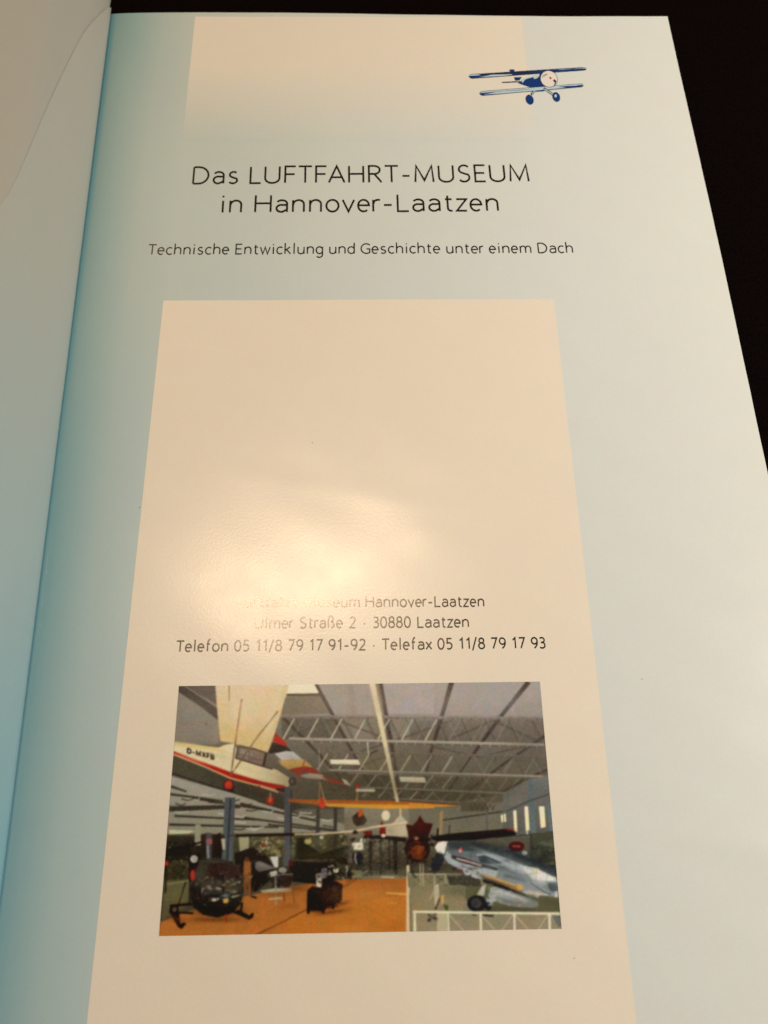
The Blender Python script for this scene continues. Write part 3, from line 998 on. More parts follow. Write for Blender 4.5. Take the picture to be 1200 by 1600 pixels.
# white pole hanging from the roof
PB.poly([(745, 30), (795, 30), (1000, 1052), (975, 1055)], (218, 196, 158), (200, 180, 140))
PB.poly([(795, 35), (835, 35), (880, 330), (860, 330)], (132, 118, 94), alpha=.7)

# machines in the middle distance
PE.poly([(600, 90), (680, 20), (700, 70), (730, 120), (700, 160), (640, 170), (610, 140)], (58, 42, 32))
PE.poly([(650, 30), (690, 20), (692, 80), (655, 95)], (176, 84, 36))
PE.ell(888, 78, 36, 44, (208, 192, 160))
PE.poly([(960, 130), (1010, 70), (1070, 130), (1075, 260), (880, 250), (890, 180)], (186, 170, 140), (170, 154, 124))
PE.poly([(850, 120), (885, 180), (890, 250), (830, 230)], (112, 32, 22))
PE.poly([(690, 215), (770, 205), (775, 240), (720, 258)], (104, 34, 22))
PE.line([(1010, 20), (1014, 80)], 14, (200, 176, 130))
PE.line([(700, 262), (860, 262), (1060, 285)], 26, (40, 28, 24), 36)
for x in (750, 915, 965, 1070):
    PE.line([(x, 285), (x + 4, 540)], 14 if x != 965 else 34, (44, 34, 28), alpha=.85)
PE.ell(868, 250, 20, 16, (206, 192, 162))
# star crested machine
PF.poly([(-30, 130), (20, 145), (55, 110), (78, 66), (110, 120), (176, 130), (140, 230), (160, 260), (0, 260)], (70, 30, 24), (56, 26, 20))
PF.ell(58, 320, 96, 100, (44, 28, 24))
PF.poly([(10, 330), (40, 290), (110, 300), (130, 350), (90, 400), (20, 390)], (152, 78, 34), (126, 62, 30))
PF.ell(52, 240, 12, 12, (224, 208, 170))
PF.line([(30, 268), (80, 268)], 10, (150, 36, 24))
PF.poly([(150, 230), (290, 205), (640, 175), (730, 165), (800, 195), (795, 215), (500, 250), (200, 262)], (40, 28, 26), (34, 24, 22))
PF.poly([(700, 168), (770, 170), (800, 190), (760, 186)], (130, 44, 28))
PF.line([(212, 165), (208, 220)], 14, (40, 26, 24))
PF.line([(300, 140), (292, 250)], 7, (50, 40, 36))
PF.poly([(0, 430), (560, 430), (560, 600), (0, 600)], (70, 62, 46), (92, 84, 60), alpha=.7)
# long pale rotor blade and mast head
PE.line([(-440, 250), (-100, 245), (0, 238)], 9, (66, 54, 40))
PE.line([(0, 238), (300, 236), (620, 212), (800, 175), (1070, 142)], 12, (184, 156, 122), 24)
PE.line([(300, 232), (620, 207), (800, 170), (1070, 136)], 5, (218, 198, 166), 8)
PE.ell(628, 225, 22, 22, (52, 38, 32))

# dark jet across the middle
PE.poly([(60, 470), (120, 440), (130, 270), (190, 265), (220, 320), (330, 400), (480, 360), (560, 340), (620, 400), (600, 500), (420, 480), (120, 520)], (52, 46, 28), (40, 34, 22))
PE.poly([(60, 480), (300, 455), (440, 470), (500, 540), (450, 620), (280, 660), (90, 640)], (34, 24, 20))
PE.line([(90, 460), (450, 455)], 12, (104, 92, 62), alpha=.7)
PE.ell(225, 300, 32, 22, (176, 156, 96))
PE.ell(340, 265, 16, 14, (214, 204, 172))
PE.poly([(600, 310), (690, 305), (700, 370), (605, 372)], (216, 198, 166))
PE.poly([(672, 275), (712, 275), (710, 305), (668, 302)], (222, 208, 176))
PE.ell(655, 445, 42, 58, (40, 36, 36))
PE.line([(632, 400), (625, 440), (640, 490)], 12, (170, 158, 146))
PE.poly([(580, 350), (620, 330), (600, 430), (610, 500), (560, 480)], (92, 84, 70))
PE.ell(645, 250, 40, 16, (120, 106, 82))
PE.specks(400, 480, 600, 620, 36, 16, [(180, 168, 140), (40, 32, 26), (96, 86, 60), (28, 22, 20)], .7)
PE.ell(462, 545, 24, 22, (206, 196, 168))
PE.line([(555, 500), (560, 600)], 18, (160, 152, 138))
PE.ell(575, 575, 22, 28, (34, 28, 26))
PE.poly([(62, 455), (100, 455), (95, 510), (60, 510)], (90, 24, 26))
# black boxes on the orange floor
PE.poly([(218, 715), (260, 680), (340, 690), (350, 630), (430, 620), (520, 665), (515, 800), (480, 835), (450, 865), (372, 880), (365, 920), (340, 905), (240, 900), (236, 918), (214, 912)], (34, 22, 18))
PE.poly([(222, 718), (345, 735), (350, 880), (222, 880)], (24, 16, 14))
PE.line([(385, 790), (500, 740)], 8, (70, 48, 34), alpha=.8)
PE.ell(450, 700, 24, 30, (54, 38, 30))
PE.line([(355, 740), (510, 670)], 6, (64, 46, 36), alpha=.8)
PE.poly([(290, 570), (340, 565), (345, 600), (335, 690), (300, 685)], (204, 194, 172))
PE.poly([(335, 530), (385, 525), (390, 600), (345, 620)], (152, 146, 144))
PE.ell(322, 600, 10, 10, (90, 74, 62))

# nose cones and dark jet at the left
PD.poly([(690, 400), (830, 350), (890, 350), (960, 420), (1030, 520), (1000, 620), (870, 730), (780, 700), (700, 560)], (44, 34, 26), (36, 28, 20))
PD.poly([(870, 480), (900, 465), (1040, 525), (900, 560), (866, 530)], (122, 114, 104), (92, 82, 72))
PD.poly([(990, 430), (1062, 425), (1062, 520), (1030, 520)], (190, 184, 172))
PD.specks(880, 270, 1110, 420, 40, 18, [(166, 152, 106), (196, 184, 140), (90, 76, 48), (130, 118, 76)], .7)
PD.ell(935, 330, 22, 20, (108, 66, 34))
PD.poly([(985, 560), (1080, 530), (1180, 560), (1200, 620), (1160, 690), (1010, 690)], (52, 40, 32))
PD.poly([(990, 560), (1050, 545), (1060, 590), (1000, 600)], (196, 186, 164))
PD.ell(1100, 545, 36, 26, (150, 142, 128))
PD.line([(1070, 580), (1190, 580)], 14, (160, 148, 130), alpha=.8)
PD.poly([(910, 715), (1040, 700), (1200, 700), (1190, 725), (930, 740)], (196, 184, 150), (150, 130, 96))
PD.line([(1040, 600), (1045, 840)], 18, (150, 140, 116), alpha=.8)
PD.line([(980, 790), (1100, 780)], 14, (186, 168, 128), alpha=.8)
PD.line([(1180, 640), (1200, 830)], 10, (120, 84, 48))
PD.line([(1110, 740), (1115, 810)], 12, (110, 76, 40))
# figure in tan overalls
PD.poly([(772, 455), (800, 448), (830, 480), (832, 560), (830, 760), (805, 765), (800, 640), (790, 750), (770, 745), (765, 560)], (146, 94, 48), (120, 74, 40))
PD.ell(795, 452, 20, 22, (96, 58, 36))
PD.line([(845, 585), (820, 620)], 8, (180, 158, 120))
PD.line([(830, 765), (880, 780)], 16, (40, 26, 20))
PD.line([(866, 630), (850, 700), (830, 745)], 10, (64, 52, 40))

# glass nosed helicopter
PD.poly([(700, 240), (1200, 225), (1200, 250), (700, 262)], (40, 30, 22))
PD.line([(120, 370), (280, 345), (420, 300)], 22, (38, 28, 22), 14)
PD.poly([(110, 360), (300, 350), (330, 420), (110, 430)], (42, 34, 24))
PD.poly([(400, 250), (440, 230), (600, 245), (610, 270), (420, 275)], (58, 44, 36))
PD.line([(470, 225), (470, 450)], 46, (86, 76, 74))
PD.ell(475, 300, 26, 28, (150, 92, 84))
PD.line([(462, 330), (466, 440)], 14, (150, 146, 150))
PD.poly([(510, 260), (570, 220), (590, 380), (560, 440), (520, 400)], (48, 26, 20))
PD.poly([(575, 275), (610, 275), (610, 370), (590, 370)], (176, 164, 140))
PD.poly([(308, 650), (335, 550), (395, 475), (500, 440), (640, 455), (720, 515), (765, 610), (770, 720), (745, 830), (670, 910), (545, 950), (420, 925), (340, 860), (304, 760)], (60, 52, 40), (38, 30, 22))
PD.poly([(330, 640), (360, 560), (420, 500), (520, 470), (500, 560), (420, 650), (350, 720)], (74, 66, 50), (52, 44, 34), alpha=.6)
PD.poly([(600, 640), (760, 640), (755, 740), (700, 830), (600, 850)], (66, 58, 42), (44, 36, 26), alpha=.6)
PD.poly([(345, 800), (440, 850), (560, 865), (720, 830), (660, 905), (545, 945), (420, 920)], (34, 26, 20), alpha=.8)
PD.line([(308, 690), (350, 560), (420, 480), (520, 445), (640, 458), (725, 520), (768, 640)], 7, (96, 88, 70), alpha=.6)
PD.line([(420, 905), (545, 935), (660, 900)], 6, (84, 72, 54), alpha=.5)
PD.poly([(460, 500), (560, 480), (740, 520), (750, 610), (560, 620), (450, 590)], (60, 42, 34))
PD.poly([(400, 640), (560, 620), (590, 740), (420, 760)], (72, 64, 48), alpha=.7)
PD.poly([(600, 630), (750, 630), (755, 740), (610, 760)], (78, 68, 46), alpha=.6)
PD.line([(580, 480), (600, 820)], 9, (30, 24, 20))
PD.line([(320, 700), (460, 760), (600, 770), (755, 740)], 9, (34, 28, 24))
PD.specks(360, 600, 750, 800, 130, 11, [(120, 112, 100), (70, 66, 60), (30, 24, 20), (140, 100, 80), (88, 80, 62), (70, 76, 90)], .75)
PD.specks(340, 460, 760, 640, 60, 12, [(28, 22, 18), (84, 76, 62), (64, 54, 44)], .6)
for a, b in (((520, 800), (560, 785)), ((665, 775), (740, 755)), ((470, 690), (500, 710)), ((540, 690), (570, 705)), ((670, 670), (740, 640)), ((420, 690), (410, 740))):
    PD.line([a, b], 9, (178, 172, 162), alpha=.85)
PD.ell(515, 796, 18, 12, (190, 178, 158))
PD.poly([(592, 785), (636, 782), (636, 822), (596, 824)], (206, 154, 82))
PD.ell(612, 760, 24, 14, (90, 112, 140))
PD.poly([(300, 440), (350, 400), (400, 410), (395, 450), (330, 640), (300, 650)], (36, 24, 20))
PD.ell(345, 448, 32, 32, (186, 178, 164))
PD.line([(335, 430), (350, 470)], 5, (90, 80, 70))
PD.line([(355, 428), (368, 464)], 5, (90, 80, 70))
PD.ell(334, 585, 22, 46, (182, 40, 30))
PD.line([(275, 640), (200, 880)], 13, (46, 36, 24))
PD.line([(310, 640), (305, 830)], 13, (46, 36, 24))
PD.poly([(140, 835), (320, 820), (330, 845), (150, 855)], (38, 24, 18))
PD.poly([(140, 840), (210, 850), (230, 1000), (260, 985), (280, 1000), (240, 1045), (210, 1030), (150, 930), (132, 900)], (38, 24, 18))
PD.poly([(165, 860), (200, 862), (190, 900), (160, 895)], (96, 76, 58))
PD.line([(220, 905), (340, 910)], 20, (54, 34, 22))
PD.poly([(660, 900), (730, 880), (820, 930), (830, 910), (855, 910), (850, 945), (815, 968), (720, 925)], (38, 24, 18))
PD.line([(755, 820), (745, 890)], 20, (40, 28, 20))
PD.poly([(606, 920), (634, 920), (628, 990), (612, 995)], (186, 70, 30))

# right bay: pale floor, rails and the silver grey fighter
PF.poly([(-10, 500), (560, 500), (1100, 600), (1140, 930), (-10, 945)], (120, 110, 84), (150, 134, 106))
PF.poly([(300, 590), (700, 600), (1120, 690), (1130, 790), (560, 790), (420, 700)], (96, 92, 64), (98, 90, 64))
PF.poly([(40, 540), (420, 560), (420, 790), (40, 790)], (132, 120, 88), (142, 126, 92), alpha=.7)
for x in (80, 100, 185, 270, 350, 430):
    PF.line([(x, 430 if x < 150 else 505), (x + 2, 595)], 9, (176, 164, 132), alpha=.8)
PF.line([(0, 512), (270, 508)], 9, (170, 158, 126), alpha=.9)
PF.line([(270, 508), (430, 520)], 7, (120, 108, 84), alpha=.8)
PF.poly([(280, 520), (520, 520), (540, 600), (300, 590)], (52, 46, 36), alpha=.75)
PF.poly([(185, 600), (215, 580), (222, 640), (212, 740), (196, 780), (186, 700), (180, 640)], (196, 184, 156))
PF.line([(205, 600), (150, 700)], 16, (176, 160, 122), alpha=.7)
PF.line([(225, 690), (192, 775)], 14, (70, 52, 40))
PF.poly([(235, 670), (258, 660), (256, 720), (240, 735)], (206, 160, 84))
PF.poly([(250, 735), (290, 740), (290, 780), (270, 780)], (70, 82, 40))
# fighter
PF.poly([(200, 350), (245, 345), (262, 400), (220, 480), (150, 492), (165, 420)], (52, 52, 56), (44, 40, 44))
PF.poly([(275, 340), (300, 270), (470, 285), (760, 330), (880, 380), (1080, 480), (1108, 560), (1112, 680), (1060, 670), (840, 640), (660, 590), (540, 545), (400, 490), (300, 430), (262, 395)], (90, 94, 102), (150, 150, 152))
PF.poly([(295, 268), (470, 285), (760, 332), (880, 385), (1090, 470), (1090, 530), (940, 470), (760, 400), (560, 340), (290, 330)], (62, 66, 74), (88, 92, 98))
PF.poly([(262, 380), (275, 330), (320, 370), (530, 450), (660, 480), (640, 560), (540, 530), (400, 480), (290, 425)], (150, 152, 154), (166, 166, 164))
PF.poly([(500, 355), (600, 355), (720, 420), (900, 470), (930, 520), (760, 490), (640, 450), (520, 410)], (150, 152, 160), (160, 162, 168))
PF.poly([(510, 375), (560, 365), (620, 390), (700, 425), (600, 432), (530, 420)], (66, 70, 84))
PF.poly([(560, 385), (610, 395), (660, 425), (600, 425)], (96, 98, 112))
PF.poly([(310, 365), (400, 385), (540, 430), (670, 470), (650, 482), (520, 455), (380, 420), (315, 392)], (48, 38, 38))
PF.line([(350, 390), (440, 415), (540, 445)], 14, (176, 148, 130))
PF.line([(350, 386), (540, 438)], 4, (214, 190, 166))
PF.poly([(400, 470), (530, 480), (545, 545), (500, 540), (410, 505)], (186, 182, 176))
PF.line([(350, 472), (400, 482)], 13, (120, 44, 40))
PF.poly([(530, 505), (640, 530), (850, 600), (850, 630), (820, 640), (700, 590), (535, 530)], (164, 126, 78), (150, 116, 74))
PF.line([(540, 515), (800, 590)], 6, (206, 176, 130))
PF.poly([(545, 540), (700, 590), (830, 650), (700, 620), (550, 570)], (48, 42, 36))
PF.ell(828, 605, 26, 22, (196, 154, 84))
PF.poly([(690, 500), (780, 520), (880, 560), (820, 560), (720, 530)], (112, 114, 122))
PF.poly([(820, 440), (940, 460), (1105, 540), (1050, 560), (930, 560), (880, 500)], (206, 198, 180))
PF.ell(952, 482, 24, 20, (224, 206, 160))
PF.poly([(880, 570), (1000, 550), (1060, 600), (1050, 650), (950, 610)], (178, 174, 168))
PF.line([(900, 570), (1010, 640), (1060, 660)], 8, (76, 76, 82))
PF.poly([(1030, 580), (1100, 560), (1110, 640), (1060, 640)], (96, 100, 112))
PF.poly([(1085, 640), (1112, 630), (1114, 680), (1090, 680)], (196, 190, 180))
PF.line([(850, 660), (960, 690), (1036, 700)], 18, (86, 82, 72), 8)
PF.poly([(840, 640), (900, 630), (1050, 660), (1036, 672), (880, 660)], (176, 166, 146))
PF.poly([(190, 305), (212, 272), (250, 262), (288, 264), (282, 310), (262, 356), (240, 352), (205, 340)], (226, 214, 186))
PF.line([(286, 268), (262, 370)], 7, (70, 66, 66))
PF.ell(382, 332, 18, 26, (196, 56, 34))
PF.ell(380, 334, 10, 16, (226, 208, 170))
PF.ell(862, 350, 20, 16, (206, 196, 170))
PF.line([(490, 255), (480, 285)], 6, (60, 50, 44))
# tank, leg, wheel
PF.poly([(600, 610), (650, 605), (800, 650), (960, 715), (970, 740), (940, 758), (830, 758), (690, 730), (600, 690), (580, 650)], (164, 160, 152), (140, 136, 124))
PF.line([(640, 630), (830, 690), (940, 735)], 12, (184, 178, 168), alpha=.7)
PF.line([(815, 715), (845, 735)], 4, (170, 60, 46))
PF.poly([(540, 600), (570, 590), (560, 670), (500, 670)], (176, 170, 150))
PF.poly([(580, 580), (625, 580), (580, 690), (555, 690)], (92, 90, 58))
PF.poly([(570, 690), (640, 700), (610, 740), (575, 735)], (150, 146, 136))
PF.ell(505, 728, 74, 64, (40, 36, 34))
PF.ell(500, 728, 40, 36, (66, 60, 54))
PF.ell(500, 728, 18, 16, (44, 40, 38))
PF.ell(590, 750, 26, 32, (38, 34, 32))
# tone over the fighter: dark spine, sheen along the flank, bright root fairing
for x, y, rx, ry, c, r, a in ((560, 295, 260, 26, (40, 42, 48), 11, .6), (860, 385, 180, 28, (44, 46, 52), 25, .65), (1030, 455, 90, 24, (46, 48, 56), 27, .6), (330, 300, 50, 24, (64, 66, 72), 10, .5),
                             (400, 345, 120, 14, (118, 120, 126), 12, .6), (640, 370, 150, 16, (176, 178, 182), 20, .55), (800, 440, 130, 16, (182, 182, 184), 22, .6), (740, 480, 160, 18, (112, 114, 120), 24, .55),
                             (330, 410, 60, 16, (186, 186, 184), 28, .55), (440, 462, 70, 10, (92, 92, 96), 24, .6), (470, 505, 50, 12, (204, 200, 194), 20, .7), (600, 470, 80, 14, (170, 172, 172), 18, .5),
                             (980, 520, 90, 22, (214, 206, 190), 22, .75), (1060, 548, 50, 12, (226, 218, 200), 15, .8), (900, 540, 90, 18, (150, 152, 158), 25, .5), (980, 600, 90, 24, (120, 122, 130), 22, .6),
                             (1060, 610, 46, 30, (70, 74, 84), 20, .6), (690, 455, 110, 10, (84, 86, 94), 22, .5), (560, 400, 40, 14, (60, 62, 76), 15, .6), (860, 470, 60, 10, (206, 200, 188), 20, .6),
                             (700, 640, 110, 16, (184, 180, 172), 16, .7), (760, 720, 150, 18, (96, 92, 82), 14, .6), (920, 735, 50, 14, (126, 122, 110), 16, .6), (620, 670, 30, 40, (190, 186, 178), 0, .4),
                             (620, 560, 160, 14, (40, 34, 28), 22, .55), (780, 640, 120, 12, (46, 40, 34), 20, .6), (700, 560, 120, 8, (190, 156, 104), 22, .5), (820, 770, 200, 14, (70, 66, 46), 2, .5),
                             (560, 785, 90, 10, (58, 52, 40), 0, .6), (505, 728, 24, 20, (86, 80, 72), 0, .5), (485, 700, 30, 16, (70, 64, 60), -30, .5),
                             (60, 330, 60, 44, (128, 62, 28), 0, .4), (30, 380, 40, 24, (60, 32, 22), 0, .6), (110, 360, 30, 50, (50, 28, 22), 0, .6), (70, 150, 50, 40, (88, 36, 28), 0, .4),
                             (200, 240, 150, 12, (26, 18, 18), -6, .6), (560, 200, 200, 12, (52, 40, 36), -6, .5), (238, 296, 24, 18, (240, 232, 206), -20, .6), (225, 340, 26, 10, (150, 136, 112), 10, .5),
                             (150, 700, 120, 60, (150, 134, 100), 0, .4), (330, 640, 120, 40, (84, 82, 58), 0, .4), (980, 720, 120, 30, (82, 78, 54), 0, .5), (1000, 330, 80, 60, (56, 58, 46), 0, .5),
                             (1020, 280, 60, 16, (110, 116, 100), 10, .5), (980, 400, 60, 30, (44, 42, 34), 0, .5)):
    PF.soft(x, y, rx, ry, c, r, a)
# orange floor: worn sheen and the shadows the exhibits throw on it
for x, y, rx, ry, c, r, a in ((700, 760, 300, 70, (198, 128, 58), 0, .5), (900, 900, 200, 90, (190, 120, 48), 0, .5), (300, 1020, 260, 60, (182, 110, 44), -8, .5), (420, 900, 140, 22, (90, 48, 22), -8, .65),
                             (520, 830, 60, 18, (100, 54, 26), -20, .6), (120, 700, 110, 30, (104, 62, 30), -6, .6), (60, 850, 80, 30, (140, 82, 36), 0, .5), (800, 640, 260, 14, (150, 92, 42), 0, .5),
                             (-20, 1000, 160, 50, (176, 104, 40), 0, .4), (980, 1020, 120, 40, (168, 98, 36), 0, .4), (600, 1040, 120, 30, (202, 134, 62), 0, .4)):
    PE.soft(x, y, rx, ry, c, r, a)
PE.poly([(240, 886), (338, 892), (344, 912), (242, 902)], (120, 68, 30))
PE.poly([(376, 880), (430, 862), (432, 850), (380, 862)], (104, 58, 28))
PE.poly([(455, 850), (478, 832), (478, 818), (456, 832)], (104, 58, 28))
for x, y, rx, ry, c, r, a in ((430, 780, 70, 30, (58, 42, 32), -25, .5), (280, 800, 50, 60, (30, 20, 16), 0, .5), (470, 690, 40, 16, (72, 54, 42), -20, .5), (285, 725, 60, 8, (66, 50, 40), 6, .6)):
    PE.soft(x, y, rx, ry, c, r, a)
# middle distance: dark jet, lit hall behind
for x, y, rx, ry, c, r, a in ((160, 360, 40, 80, (40, 36, 22), 0, .6), (330, 420, 150, 30, (62, 54, 34), 5, .6), (250, 560, 160, 60, (22, 16, 14), 0, .6), (300, 470, 140, 8, (120, 108, 76), 2, .5),
                             (520, 420, 60, 40, (78, 70, 50), 20, .5), (560, 380, 30, 30, (120, 112, 92), 0, .5), (640, 340, 40, 22, (224, 208, 176), 0, .4), (820, 420, 120, 60, (96, 88, 68), 0, .4),
                             (860, 330, 90, 30, (138, 128, 106), 0, .4), (780, 520, 160, 20, (58, 54, 40), 0, .6), (980, 420, 60, 60, (62, 50, 38), 0, .5), (900, 590, 160, 10, (150, 142, 112), 0, .5),
                             (330, 300, 60, 40, (112, 104, 66), 0, .5), (420, 300, 40, 60, (64, 56, 36), 0, .5), (90, 380, 30, 60, (120, 114, 80), 0, .4), (740, 130, 60, 60, (124, 114, 94), 0, .4),
                             (560, 130, 60, 60, (104, 96, 76), 0, .5), (1030, 210, 40, 40, (196, 182, 154), 0, .5), (930, 200, 40, 40, (150, 134, 106), 0, .5)):
    PE.soft(x, y, rx, ry, c, r, a)
# glass nose of the helicopter: reflections over a dark cabin
for x, y, rx, ry, c, r, a in ((400, 560, 60, 90, (88, 80, 60), 25, .45), (620, 520, 110, 36, (66, 44, 36), 6, .6), (480, 660, 90, 50, (70, 62, 48), 0, .4), (680, 690, 70, 50, (82, 72, 50), 0, .45),
                             (560, 890, 170, 40, (28, 20, 16), 0, .7), (360, 780, 50, 90, (40, 32, 24), 0, .5), (730, 760, 30, 100, (44, 36, 26), 0, .5), (540, 740, 120, 20, (48, 44, 42), 0, .5),
                             (470, 690, 20, 14, (168, 150, 134), 30, .6), (545, 700, 22, 8, (176, 170, 160), 20, .7), (690, 725, 18, 10, (184, 172, 148), 0, .6), (610, 760, 26, 12, (104, 120, 146), 0, .6),
                             (520, 795, 34, 10, (196, 186, 168), -8, .7), (700, 762, 50, 6, (188, 178, 158), -12, .6), (700, 655, 50, 5, (150, 138, 112), -26, .6), (430, 620, 40, 8, (120, 110, 90), -30, .5),
                             (330, 600, 8, 70, (120, 108, 88), 12, .4), (530, 470, 90, 8, (104, 94, 76), 0, .5), (600, 850, 90, 12, (66, 54, 40), 0, .4), (530, 965, 240, 22, (84, 46, 24), 0, .6),
                             (200, 960, 80, 30, (120, 70, 32), 20, .4), (860, 420, 80, 50, (34, 26, 20), 20, .5), (930, 500, 70, 22, (136, 128, 118), 18, .5), (900, 640, 80, 60, (30, 24, 18), 0, .5),
                             (1100, 610, 70, 40, (58, 44, 36), 0, .5), (1040, 750, 140, 16, (120, 72, 34), 0, .5), (800, 560, 20, 60, (160, 106, 56), 0, .5), (815, 690, 14, 60, (134, 86, 44), 0, .5),
                             (200, 760, 80, 60, (112, 104, 68), 0, .4), (180, 560, 70, 60, (50, 40, 24), 0, .5), (240, 400, 80, 30, (40, 34, 26), 0, .5)):
    PD.soft(x, y, rx, ry, c, r, a)
for _ in range(90):
    x, y = rng.uniform(330, 750), rng.uniform(560, 840)
    a_ = rng.uniform(0, 3.14)
    l_ = rng.uniform(8, 34)
    PD.line([(x, y), (x + l_ * math.cos(a_), y + l_ * math.sin(a_) * .6)], rng.uniform(2, 5), ((150, 142, 124), (92, 84, 66), (26, 20, 16), (34, 28, 22))[rng.integers(4)], alpha=rng.uniform(.3, .7))
# hanging aeroplane and roof
for x, y, rx, ry, c, r, a in ((300, 690, 160, 14, (232, 214, 176), 18, .5), (700, 800, 160, 16, (228, 208, 168), 18, .5), (950, 860, 110, 22, (222, 200, 156), 20, .5), (500, 660, 120, 20, (196, 172, 128), 12, .5),
                             (700, 250, 160, 160, (216, 194, 162), 0, .5), (640, 470, 140, 60, (208, 172, 112), 5, .5), (850, 540, 90, 50, (206, 170, 112), 10, .4), (940, 350, 40, 160, (222, 202, 170), 15, .4),
                             (300, 840, 200, 40, (84, 78, 62), 18, .4), (800, 980, 200, 30, (58, 50, 38), 18, .5), (300, 300, 120, 120, (150, 138, 124), 0, .4), (200, 480, 60, 60, (140, 128, 112), 0, .4)):
    PA.soft(x, y, rx, ry, c, r, a)
for x, y, rx, ry, c, r, a in ((820, 90, 160, 50, (172, 158, 148), 0, .4), (1010, 80, 80, 50, (168, 154, 146), 0, .4), (560, 80, 90, 40, (160, 146, 132), 0, .4), (600, 330, 220, 40, (70, 60, 44), 0, .4),
                             (420, 300, 80, 60, (84, 74, 60), 20, .4), (900, 330, 160, 30, (74, 64, 48), 4, .4), (1080, 220, 60, 60, (100, 88, 74), 0, .4), (760, 260, 140, 40, (108, 96, 76), 0, .3)):
    P1.soft(x, y, rx, ry, c, r, a)
# white railing in front
PF.poly([(205, 800), (295, 800), (295, 940), (205, 940)], (188, 172, 138), alpha=.8)
PF.specks(140, 805, 215, 890, 10, 13, [(64, 54, 44), (110, 92, 72)], .9)
PF.line([(470, 812), (500, 818)], 9, (70, 64, 54))
PF.line([(545, 815), (630, 822)], 16, (66, 58, 50))
for a, b in (((300, 815), (410, 940)), ((540, 815), (650, 940)), ((775, 812), (690, 935)), ((790, 812), (900, 935)), ((1035, 815), (960, 930)), ((1060, 815), (1135, 915))):
    PF.line([a, b], 8, (196, 180, 146), alpha=.7)
for x, w in ((38, 16), (290, 10), (532, 17), (785, 15), (1048, 18)):
    PF.line([(x, 800), (x + 4, 945)], w, (216, 202, 168))
PF.poly([(1065, 820), (1130, 820), (1138, 900), (1120, 910)], (110, 106, 96))
PF.line([(25, 790), (600, 798), (1135, 805)], 17, (214, 202, 168))
PE.poly([(1065, 500), (1088, 500), (1092, 1075), (1062, 1075)], (204, 180, 138))
PE.line([(1078, 560), (1085, 690)], 12, (96, 84, 68), alpha=.8)
PE.line([(1092, 750), (1100, 1075)], 9, (110, 96, 76))
PE.line([(1130, 900), (1130, 1070)], 12, (210, 196, 160))

# small things that cannot be told apart in print: instruments, cables, plates
PD.specks(700, 560, 1190, 700, 130, 8, [(30, 24, 18), (70, 60, 44), (120, 108, 84), (54, 46, 34)], .7)
PE.specks(60, 440, 600, 640, 260, 8, [(26, 20, 16), (58, 50, 34), (84, 74, 50), (40, 32, 24)], .7)
PE.specks(560, 260, 1060, 560, 220, 8, [(40, 32, 26), (92, 84, 64), (130, 118, 90), (60, 40, 30)], .6)
PE.specks(230, 640, 510, 900, 50, 12, [(20, 14, 12), (50, 38, 30), (66, 50, 40)], .6)
PF.specks(10, 440, 560, 600, 70, 12, [(60, 54, 40), (140, 128, 100), (86, 78, 58), (44, 38, 30)], .6)
PF.specks(300, 290, 1060, 560, 110, 15, [(70, 72, 78), (120, 120, 122), (150, 148, 146), (58, 60, 66)], .16, 3.0)
PF.specks(600, 620, 960, 740, 40, 14, [(130, 124, 112), (180, 174, 160)], .4, 3.0)
PF.specks(-10, 230, 130, 400, 40, 14, [(40, 26, 22), (110, 54, 28), (70, 36, 26)], .6)
PC.specks(0, 200, 1060, 950, 160, 12, [(84, 74, 60), (140, 128, 110), (100, 90, 74)], .07, 3.0)
PB.specks(0, 300, 1100, 1000, 160, 12, [(84, 74, 60), (150, 138, 118), (92, 82, 66)], .07, 3.0)
for a, b in (((300, 300), (470, 345)), ((480, 287), (700, 340)), ((700, 402), (860, 470)), ((740, 360), (730, 420)), ((620, 300), (600, 360)), ((880, 390), (850, 450)), ((470, 300), (450, 430))):
    PF.line([a, b], 4, (64, 66, 72), alpha=.5)
for x in (520, 600, 690, 800, 960, 1040):
    PF.line([(x, 440 - (1040 - x) * .12), (x - 14, 560 - (1040 - x) * .1)], 3.5, (96, 98, 104), alpha=.5)
for k in range(14):
    x = 450 + k * 45
    PB.line([(x, 60), (x + 22 - k, 300)], 3, (138, 124, 112), alpha=.35)

img = cv.reshape(CH, SSX, CW, SSX, 3).mean((1, 3))


def blur(a, k=(0.22, 0.56, 0.22)):
    for ax in (0, 1):
        a = k[0] * np.roll(a, 1, ax) + k[1] * a + k[2] * np.roll(a, -1, ax)
    return a


img = blur(blur(img))


def cloud(step):
    g = rng.normal(0, 1, (CH // step + 2, CW // step + 2))
    y, x = np.mgrid[0:CH, 0:CW] / step
    iy, ix = y.astype(int), x.astype(int)
    fy, fx = y - iy, x - ix
    return ((g[iy, ix] * (1 - fx) + g[iy, ix + 1] * fx) * (1 - fy) + (g[iy + 1, ix] * (1 - fx) + g[iy + 1, ix + 1] * fx) * fy)[..., None]


# continuous tone: the forms of the machines are never one flat ink
dark = np.clip(1.25 - img.mean(-1, keepdims=True) / 120.0, 0.12, 1)
img = img * (1 + dark * (0.03 * cloud(40) + 0.022 * cloud(13) + 0.014 * cloud(5) + 0.014 * cloud(3))) + cloud(4) * 1.0
img = 262.0 * (np.clip(img, 0, 255) / 255.0) ** 1.12
img = img * (1 + 0.025 * np.stack([cloud(9)[..., 0], np.zeros((CH, CW)), cloud(9)[..., 0]], -1))
lim = 0.93 * img[..., 0]
img[..., 2] = np.where(img[..., 2] > lim, lim + 0.35 * (img[..., 2] - lim), img[..., 2])
grain = blur(rng.normal(0, 1, img.shape[:2] + (1,)))
img = np.clip(img + grain * 5.0, 3, 255)
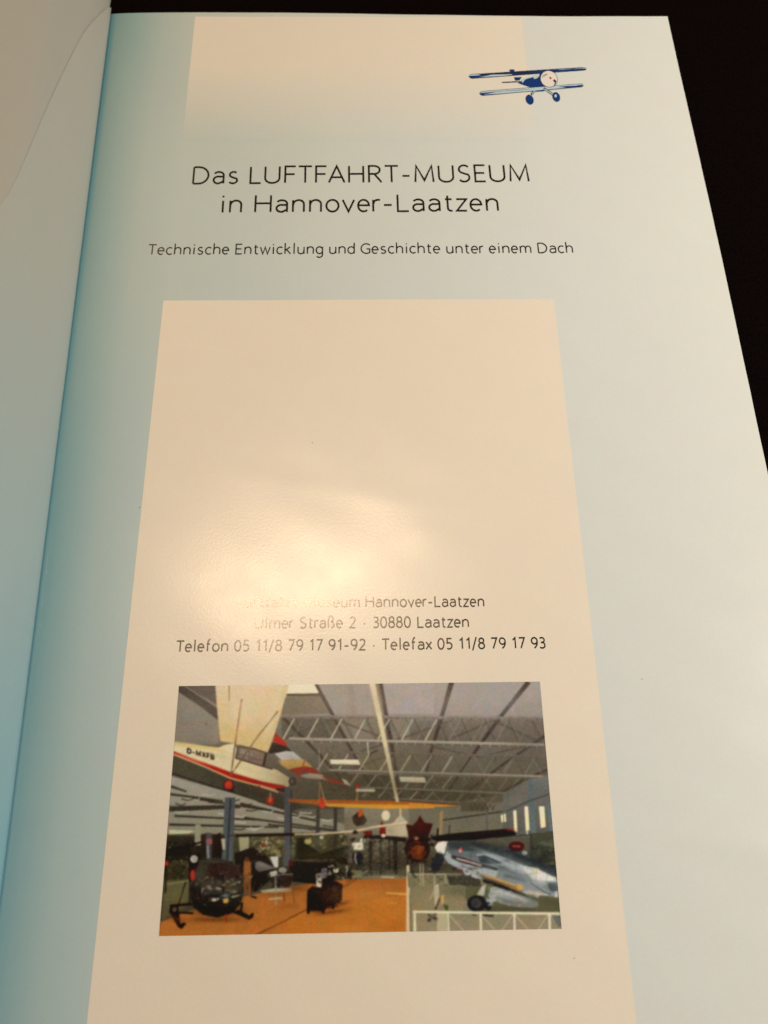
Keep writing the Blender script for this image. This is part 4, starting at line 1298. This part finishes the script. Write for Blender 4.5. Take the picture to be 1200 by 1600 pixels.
# ink albedo: the photographed value with the lamp's warmth taken out
ILLUM = np.array([0.86, 0.71, 0.585])
VEIL = np.array([0.010, 0.008, 0.005])
alb = np.clip((lin(img) - VEIL) / ILLUM, 0.004, 0.85)

corners = [px2mm(280, 1072), px2mm(845, 1065), px2mm(876, 1451), px2mm(248, 1463)]
px0 = (corners[0][0] + corners[3][0]) / 2
px1 = (corners[1][0] + corners[2][0]) / 2
py0 = (corners[0][1] + corners[1][1]) / 2
py1 = (corners[2][1] + corners[3][1]) / 2
pw, ph = 600, 390
U, W = np.meshgrid(np.linspace(px0, px1, pw), np.linspace(py0, py1, ph), indexing='ij')
pv = np.stack([U, W, page_z(U, W) + 0.045], -1).reshape(-1, 3)
# where each grid point lies on the drawing
cc = (pv * [1, 1, 0] - CAM) @ R.T
sx_ = np.clip(600 + cc[:, 0] / -cc[:, 2] * FPX - OX - 0.5, 0, CW - 1.01)
sy_ = np.clip(800 - cc[:, 1] / -cc[:, 2] * FPX - OY - 0.5, 0, CH - 1.01)
ix, iy = sx_.astype(int), sy_.astype(int)
fx_, fy_ = (sx_ - ix)[:, None], (sy_ - iy)[:, None]
colr = (alb[iy, ix] * (1 - fx_) + alb[iy, ix + 1] * fx_) * (1 - fy_) + (alb[iy + 1, ix] * (1 - fx_) + alb[iy + 1, ix + 1] * fx_) * fy_


def mat_photo():
    nt = NT('photo_inks')
    at = nt.n('ShaderNodeAttribute', attribute_name='ink')
    tc = nt.n('ShaderNodeTexCoord')
    nt.l(mottle(nt, at.outputs['Color'], tc, 0.05), nt.b.inputs['Base Color'])
    gloss(nt, 0.28, 0.3)
    return nt.m


pv = pv * MM
photo = mesh_obj('printed_photo', pv, up_faces(grid_faces(pw, ph), pv), mat_photo(), right, True)
ca_ = photo.data.color_attributes.new('ink', 'FLOAT_COLOR', 'POINT')
ca_.data.foreach_set('color', np.c_[colr, np.ones(len(colr))].astype(np.float32).ravel())
photo['label'] = 'colour picture of aircraft in a museum hangar'

# ------------------------------------------------------------------ specks of ink and dust on the paper
for px, py, r in ((218, 793, 0.2), (488, 692, 0.2), (1003, 1061, 0.15), (897, 1497, 0.15)):
    cx, cy = px2mm(px, py)
    pts = [(cx + r * rng.uniform(.6, 1.1) * math.cos(a), cy + r * rng.uniform(.6, 1.1) * math.sin(a)) for a in np.linspace(0, 2 * math.pi, 8)[:-1]]
    mesh_obj('dust_speck', [(x * MM, y * MM, float(page_z(x, y) + 0.05) * MM) for x, y in pts], [list(range(len(pts)))], M_SPECK, right)
